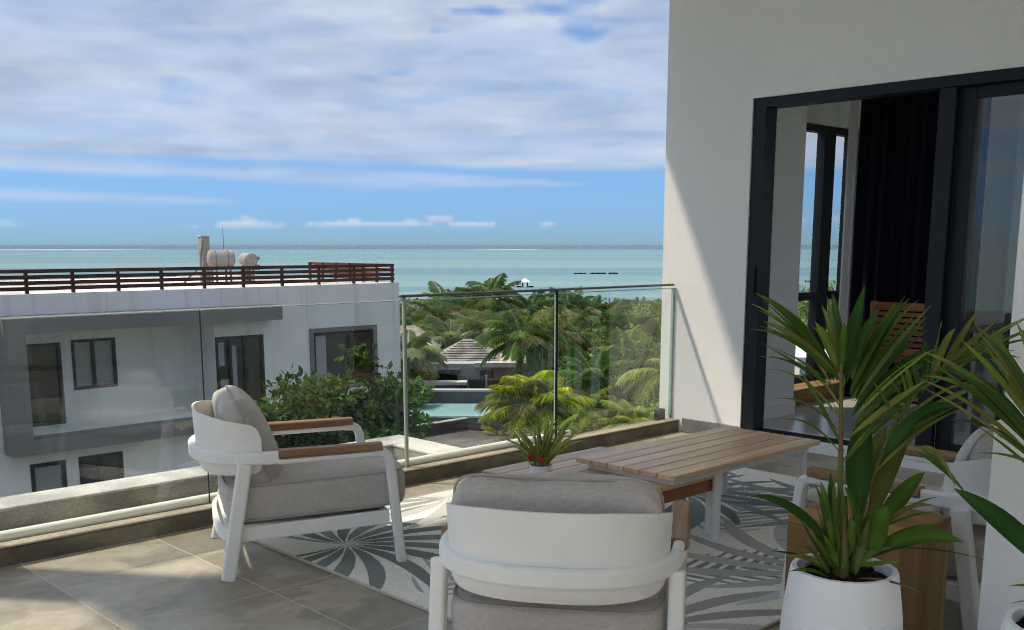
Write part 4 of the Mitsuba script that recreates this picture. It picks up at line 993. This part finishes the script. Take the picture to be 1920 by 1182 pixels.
# palms: (label, r, d, top z, frond length, fronds, tint, lean)
palms = [
    ('tallest coconut palm rising over the lagoon left of the middle post', -1.0, 112, -3.6, 4.4, 24, (.95, 1.0, .95), -1.2),
    ('coconut palm left of the tallest one', -4.6, 116, -4.6, 4.2, 22, (.8, .95, .95), .6),
    ('dark coconut palm over the house roof at the left of the grove', -8.0, 110, -5.6, 4.0, 22, (.65, .8, .75), .2),
    ('pale drooping palm right behind the low house', -3.4, 100, -6.2, 4.2, 26, (1.25, 1.15, 1.2), .4),
    ('coconut palm at the far left edge of the grove', -10.6, 102, -5.6, 4.0, 20, (.9, 1.0, .8), -.6),
    ('mid green palm with hanging fronds left of the middle post', .3, 72, -5.1, 3.9, 26, (1.0, 1.15, .75), .3),
    ('palm with yellowing fronds directly left of the middle post', 2.1, 80, -5.2, 3.8, 24, (1.45, 1.25, .9), .2),
    ('narrow dark palm rising right of the middle post', 5.6, 104, -4.6, 3.2, 20, (.7, .9, .7), 0),
    ('small dark palm against the water right of the middle post', 8.6, 112, -4.8, 2.8, 18, (.6, .8, .8), .2),
    ('dull green palm in the middle of the right grove', 11.5, 96, -6.0, 4.4, 22, (.85, 1.0, .75), -.4),
    ('pale fronded palm at the right by the wall', 9.0, 62, -6.2, 3.6, 22, (1.45, 1.3, .9), .5),
    ('palm with broad fronds behind the right wall edge', 14.0, 92, -6.4, 4.2, 22, (.95, 1.05, .8), .3),
    ('dark palm low in the right grove', 5.0, 66, -7.2, 3.6, 22, (.8, 1.0, .7), .3),
    ('coconut palm behind the roof ridge of the low house', -6.2, 124, -5.4, 4.2, 22, (.95, .95, .9), .3),
    ('feathery palm in front of the left house roof', -7.4, 76, -6.6, 3.6, 24, (1.2, 1.15, 1.0), -.3),
    ('pale palm over the left edge of the low house', -5.2, 93, -6.4, 4.4, 26, (1.5, 1.35, 1.35), -.4),
    ('pale drooping palm between the house roof and the middle post', -1.6, 92, -5.8, 4.4, 26, (1.4, 1.3, 1.2), .4),
    ('green palm beside the left house', -8.4, 80, -7.6, 3.2, 22, (1.0, 1.1, .8), .2),
    ('bright palm in the middle of the right grove', 7.6, 72, -6.5, 3.6, 24, (1.3, 1.3, .8), .2),
    ('ragged palm standing above the trees at the right end of the grove', 15.6, 108, -5.2, 4.0, 20, (1.15, 1.15, .95), .6),
    ('ragged palm midway between the middle post and the white wall', 10.2, 104, -5.4, 4.0, 20, (1.25, 1.2, 1.0), -.5),
    ('small palm at the shore right of the beach shelter', 7.0, 122, -5.0, 3.6, 18, (.9, 1.0, .9), .4),
    ('leaning palm at the far left of the grove above the left house', -8.9, 118, -4.6, 4.0, 20, (1.0, 1.05, .95), 1.2),
    ('silvery palm right of the middle post', 4.6, 84, -5.9, 3.8, 24, (1.3, 1.3, 1.15), -.3),
    ('yellowish palm near the wall in the right grove', 11.2, 78, -6.2, 3.8, 24, (1.6, 1.4, .8), .3),
    ('distant palm on the shore right of the tallest palm', 2.4, 128, -5.6, 4.0, 20, (.9, 1.0, .9), 0),
]
palms = [(a, r, d, zt - (.9 if d > 90 and 'narrow' not in a else 0), *q) for a, r, d, zt, *q in palms]
for i, (lb_, r, d, zt, L, nf, tint, lean) in enumerate(palms):
    coconut(lb_, r, d, G, zt, L, nf, 11 + i, tint, lean, spread=[1.0, .82, 1.1, .9][i % 4], old=.18 if tint[0] > 1.2 else .07)
# bright yellow-green clumping palms near the pool
for i, (lb_, r, d, zt, L, nf, tint) in enumerate([
        ('tall bright yellow-green areca palm behind the glass beside the pool', 1.1, 51, -6.7, 3.3, 34, (2.2, 1.9, .65)),
        ('green areca palm in front of the pool edge', 1.7, 48.6, -8.5, 2.6, 24, (1.5, 1.7, .8)),
        ('golden areca palm with drooping fronds at the pool corner', -.1, 51.6, -9.0, 2.2, 20, (2.4, 1.7, .6)),
        ('yellow-green areca palm low by the railing end', 6.6, 54, -8.2, 2.6, 22, (1.9, 1.7, .8)),
        ('light green areca palm nearest the white wall', 8.3, 50, -8.0, 2.6, 22, (1.7, 1.6, .8)),
        ('yellow-tipped areca palm right of the middle post', 4.1, 58, -8.1, 2.6, 22, (1.8, 1.6, .7))]):
    coconut(lb_, r, d, G, zt, L, nf, 61 + i, tint, 0, .15, 'areca_palm', leafw=.034, spread=.66)
# broadleaf trees of the grove
grove = [(9.5, 84, -7.6, 3.2, (.055, .085, .025)), (12.6, 80, -7.4, 3.2, (.06, .09, .022)), (7.0, 90, -7.6, 3.0, (.045, .07, .022)), (15.4, 104, -6.8, 3.6, (.07, .10, .03)), (4.0, 96, -7.8, 2.8, (.04, .065, .022)), (11.0, 70, -8.2, 2.6, (.065, .10, .022)),
         (-9.6, 84, -8.8, 2.2, (.05, .08, .025)), (-12.0, 98, -7.4, 3.0, (.05, .075, .025)), (2.6, 62, -8.9, 2.0, (.05, .085, .02)), (6.2, 74, -8.4, 2.4, (.055, .09, .025)), (18.5, 112, -6.6, 3.6, (.06, .09, .03)), (-1.0, 104, -7.9, 2.8, (.05, .075, .025)), (9.6, 60, -8.8, 2.2, (.09, .13, .025)), (-7.5, 70, -9.0, 1.6, (.05, .09, .025))]
names = ['dull green rounded tree in the right grove', 'olive tree left of the white wall', 'dark rounded tree behind the middle post', 'tree with light foliage on the shore at the right', 'dark bushy tree under the narrow palm', 'fresh green tree below the pale palm', 'low tree beside the left house', 'dark tree behind the left house', 'small tree at the foot of the middle post', 'bushy tree in the centre of the right grove', 'far shore tree at the white wall', 'dark tree behind the low house', 'lime green bush tree at the lower right of the grove', 'dark shrub at the building corner by the pool']
for i, ((r, d, zc, rad, col), nm) in enumerate(zip(grove, names)):
    zc -= 1.2 if d >= 80 else 0
    leafy(nm, r, d, G, zc, (rad * 1.15, rad * 1.15, rad * .95), 46, 70, .42 if d > 75 else .32, 201 + i, col)
# seen through the room window
for i, (az, d, zc, rad) in enumerate([(17.3, 120, -5.6, 4.5), (19.5, 135, -5.2, 5.0), (15.9, 105, -8.2, 3.0)]):
    r = d * math.tan(math.radians(az))
    leafy(['tree left of the window mullion, seen through the room', 'tree right of the window mullion, seen through the room', 'bush low in the room window'][i], r, d, G, zc, (rad * 1.2, rad * 1.2, rad * .8), 40, 60, .5, 301 + i, (.06, .095, .03))
for i, (az, d, w) in enumerate([(17.4, 88, 4.5), (19.0, 80, 5.0)]):
    r = d * math.tan(math.radians(az))
    v = thing('white_villa', ['white villa seen through the left part of the room window', 'white villa seen through the right part of the room window'][i], 'house', 'white villas seen through the room window')
    add('wall', fbox(r - w, r + w, d, d + 7, -10.49, -7.6), 'mat_hut', v)
    add('roof', fbox(r - w - .3, r + w + .3, d - .4, d + 7.3, -7.598, -7.2), 'mat_hut', v)
    for q in (-.5, .5): add('window', fbox(r + q * w - .9, r + q * w + .9, d - .05, d - .001, -9.6, -8.2), 'mat_housedark', v)

# undergrowth: one mass of low leaves
lv = Leaves(); R_ = np.random.default_rng(77)
N = 15000
rr_ = R_.uniform(-1, 1, N); dd_ = R_.uniform(42, 215, N)
half = .30 * dd_ + 4
r0 = 4 + rr_ * half
ok = ~((r0 < 3.0) & (dd_ < 92) & ~((r0 > .2) & (dd_ < 60))) & (RT[0] * r0 + FW[0] * dd_ > 35)
r0, dd_ = r0[ok], dd_[ok]; n_ = len(r0)
hgt = np.clip(meshkit.fbm(np.stack([r0 * .12, dd_ * .12, 0 * r0], 1), 3, 5) * 3.2 - 1.0, .1, np.where(dd_ > 80, 1.3, 2.4))
B = np.stack([RT[0] * r0 + FW[0] * dd_, RT[1] * r0 + FW[1] * dd_, G + hgt * R_.random(n_)], 1)
dv = R_.normal(0, 1, (n_, 3)); dv[:, 2] = np.abs(dv[:, 2]); dv /= np.linalg.norm(dv, axis=1, keepdims=True)
sd = np.cross(dv, R_.normal(0, 1, (n_, 3))); sd /= np.linalg.norm(sd, axis=1, keepdims=True)
s_ = R_.uniform(.35, .9, n_) * (dd_ / 90) ** .5
tone = meshkit.fbm(np.stack([r0 * .2, dd_ * .2, 0 * r0 + 4], 1), 3, 8)[:, None]
cols = np.array((.13, .20, .055)) * (.5 + 1.1 * tone) * R_.uniform(.7, 1.3, (n_, 1))
lv.diamonds(B, B + dv * (s_ * .5)[:, None], B + dv * s_[:, None], sd, s_ * .35, cols)
u = lv.put('undergrowth', None, 'mat_far_leaf'); labels[u] = {'label': 'mass of low green undergrowth between the palms', 'category': 'undergrowth', 'kind': 'stuff'}
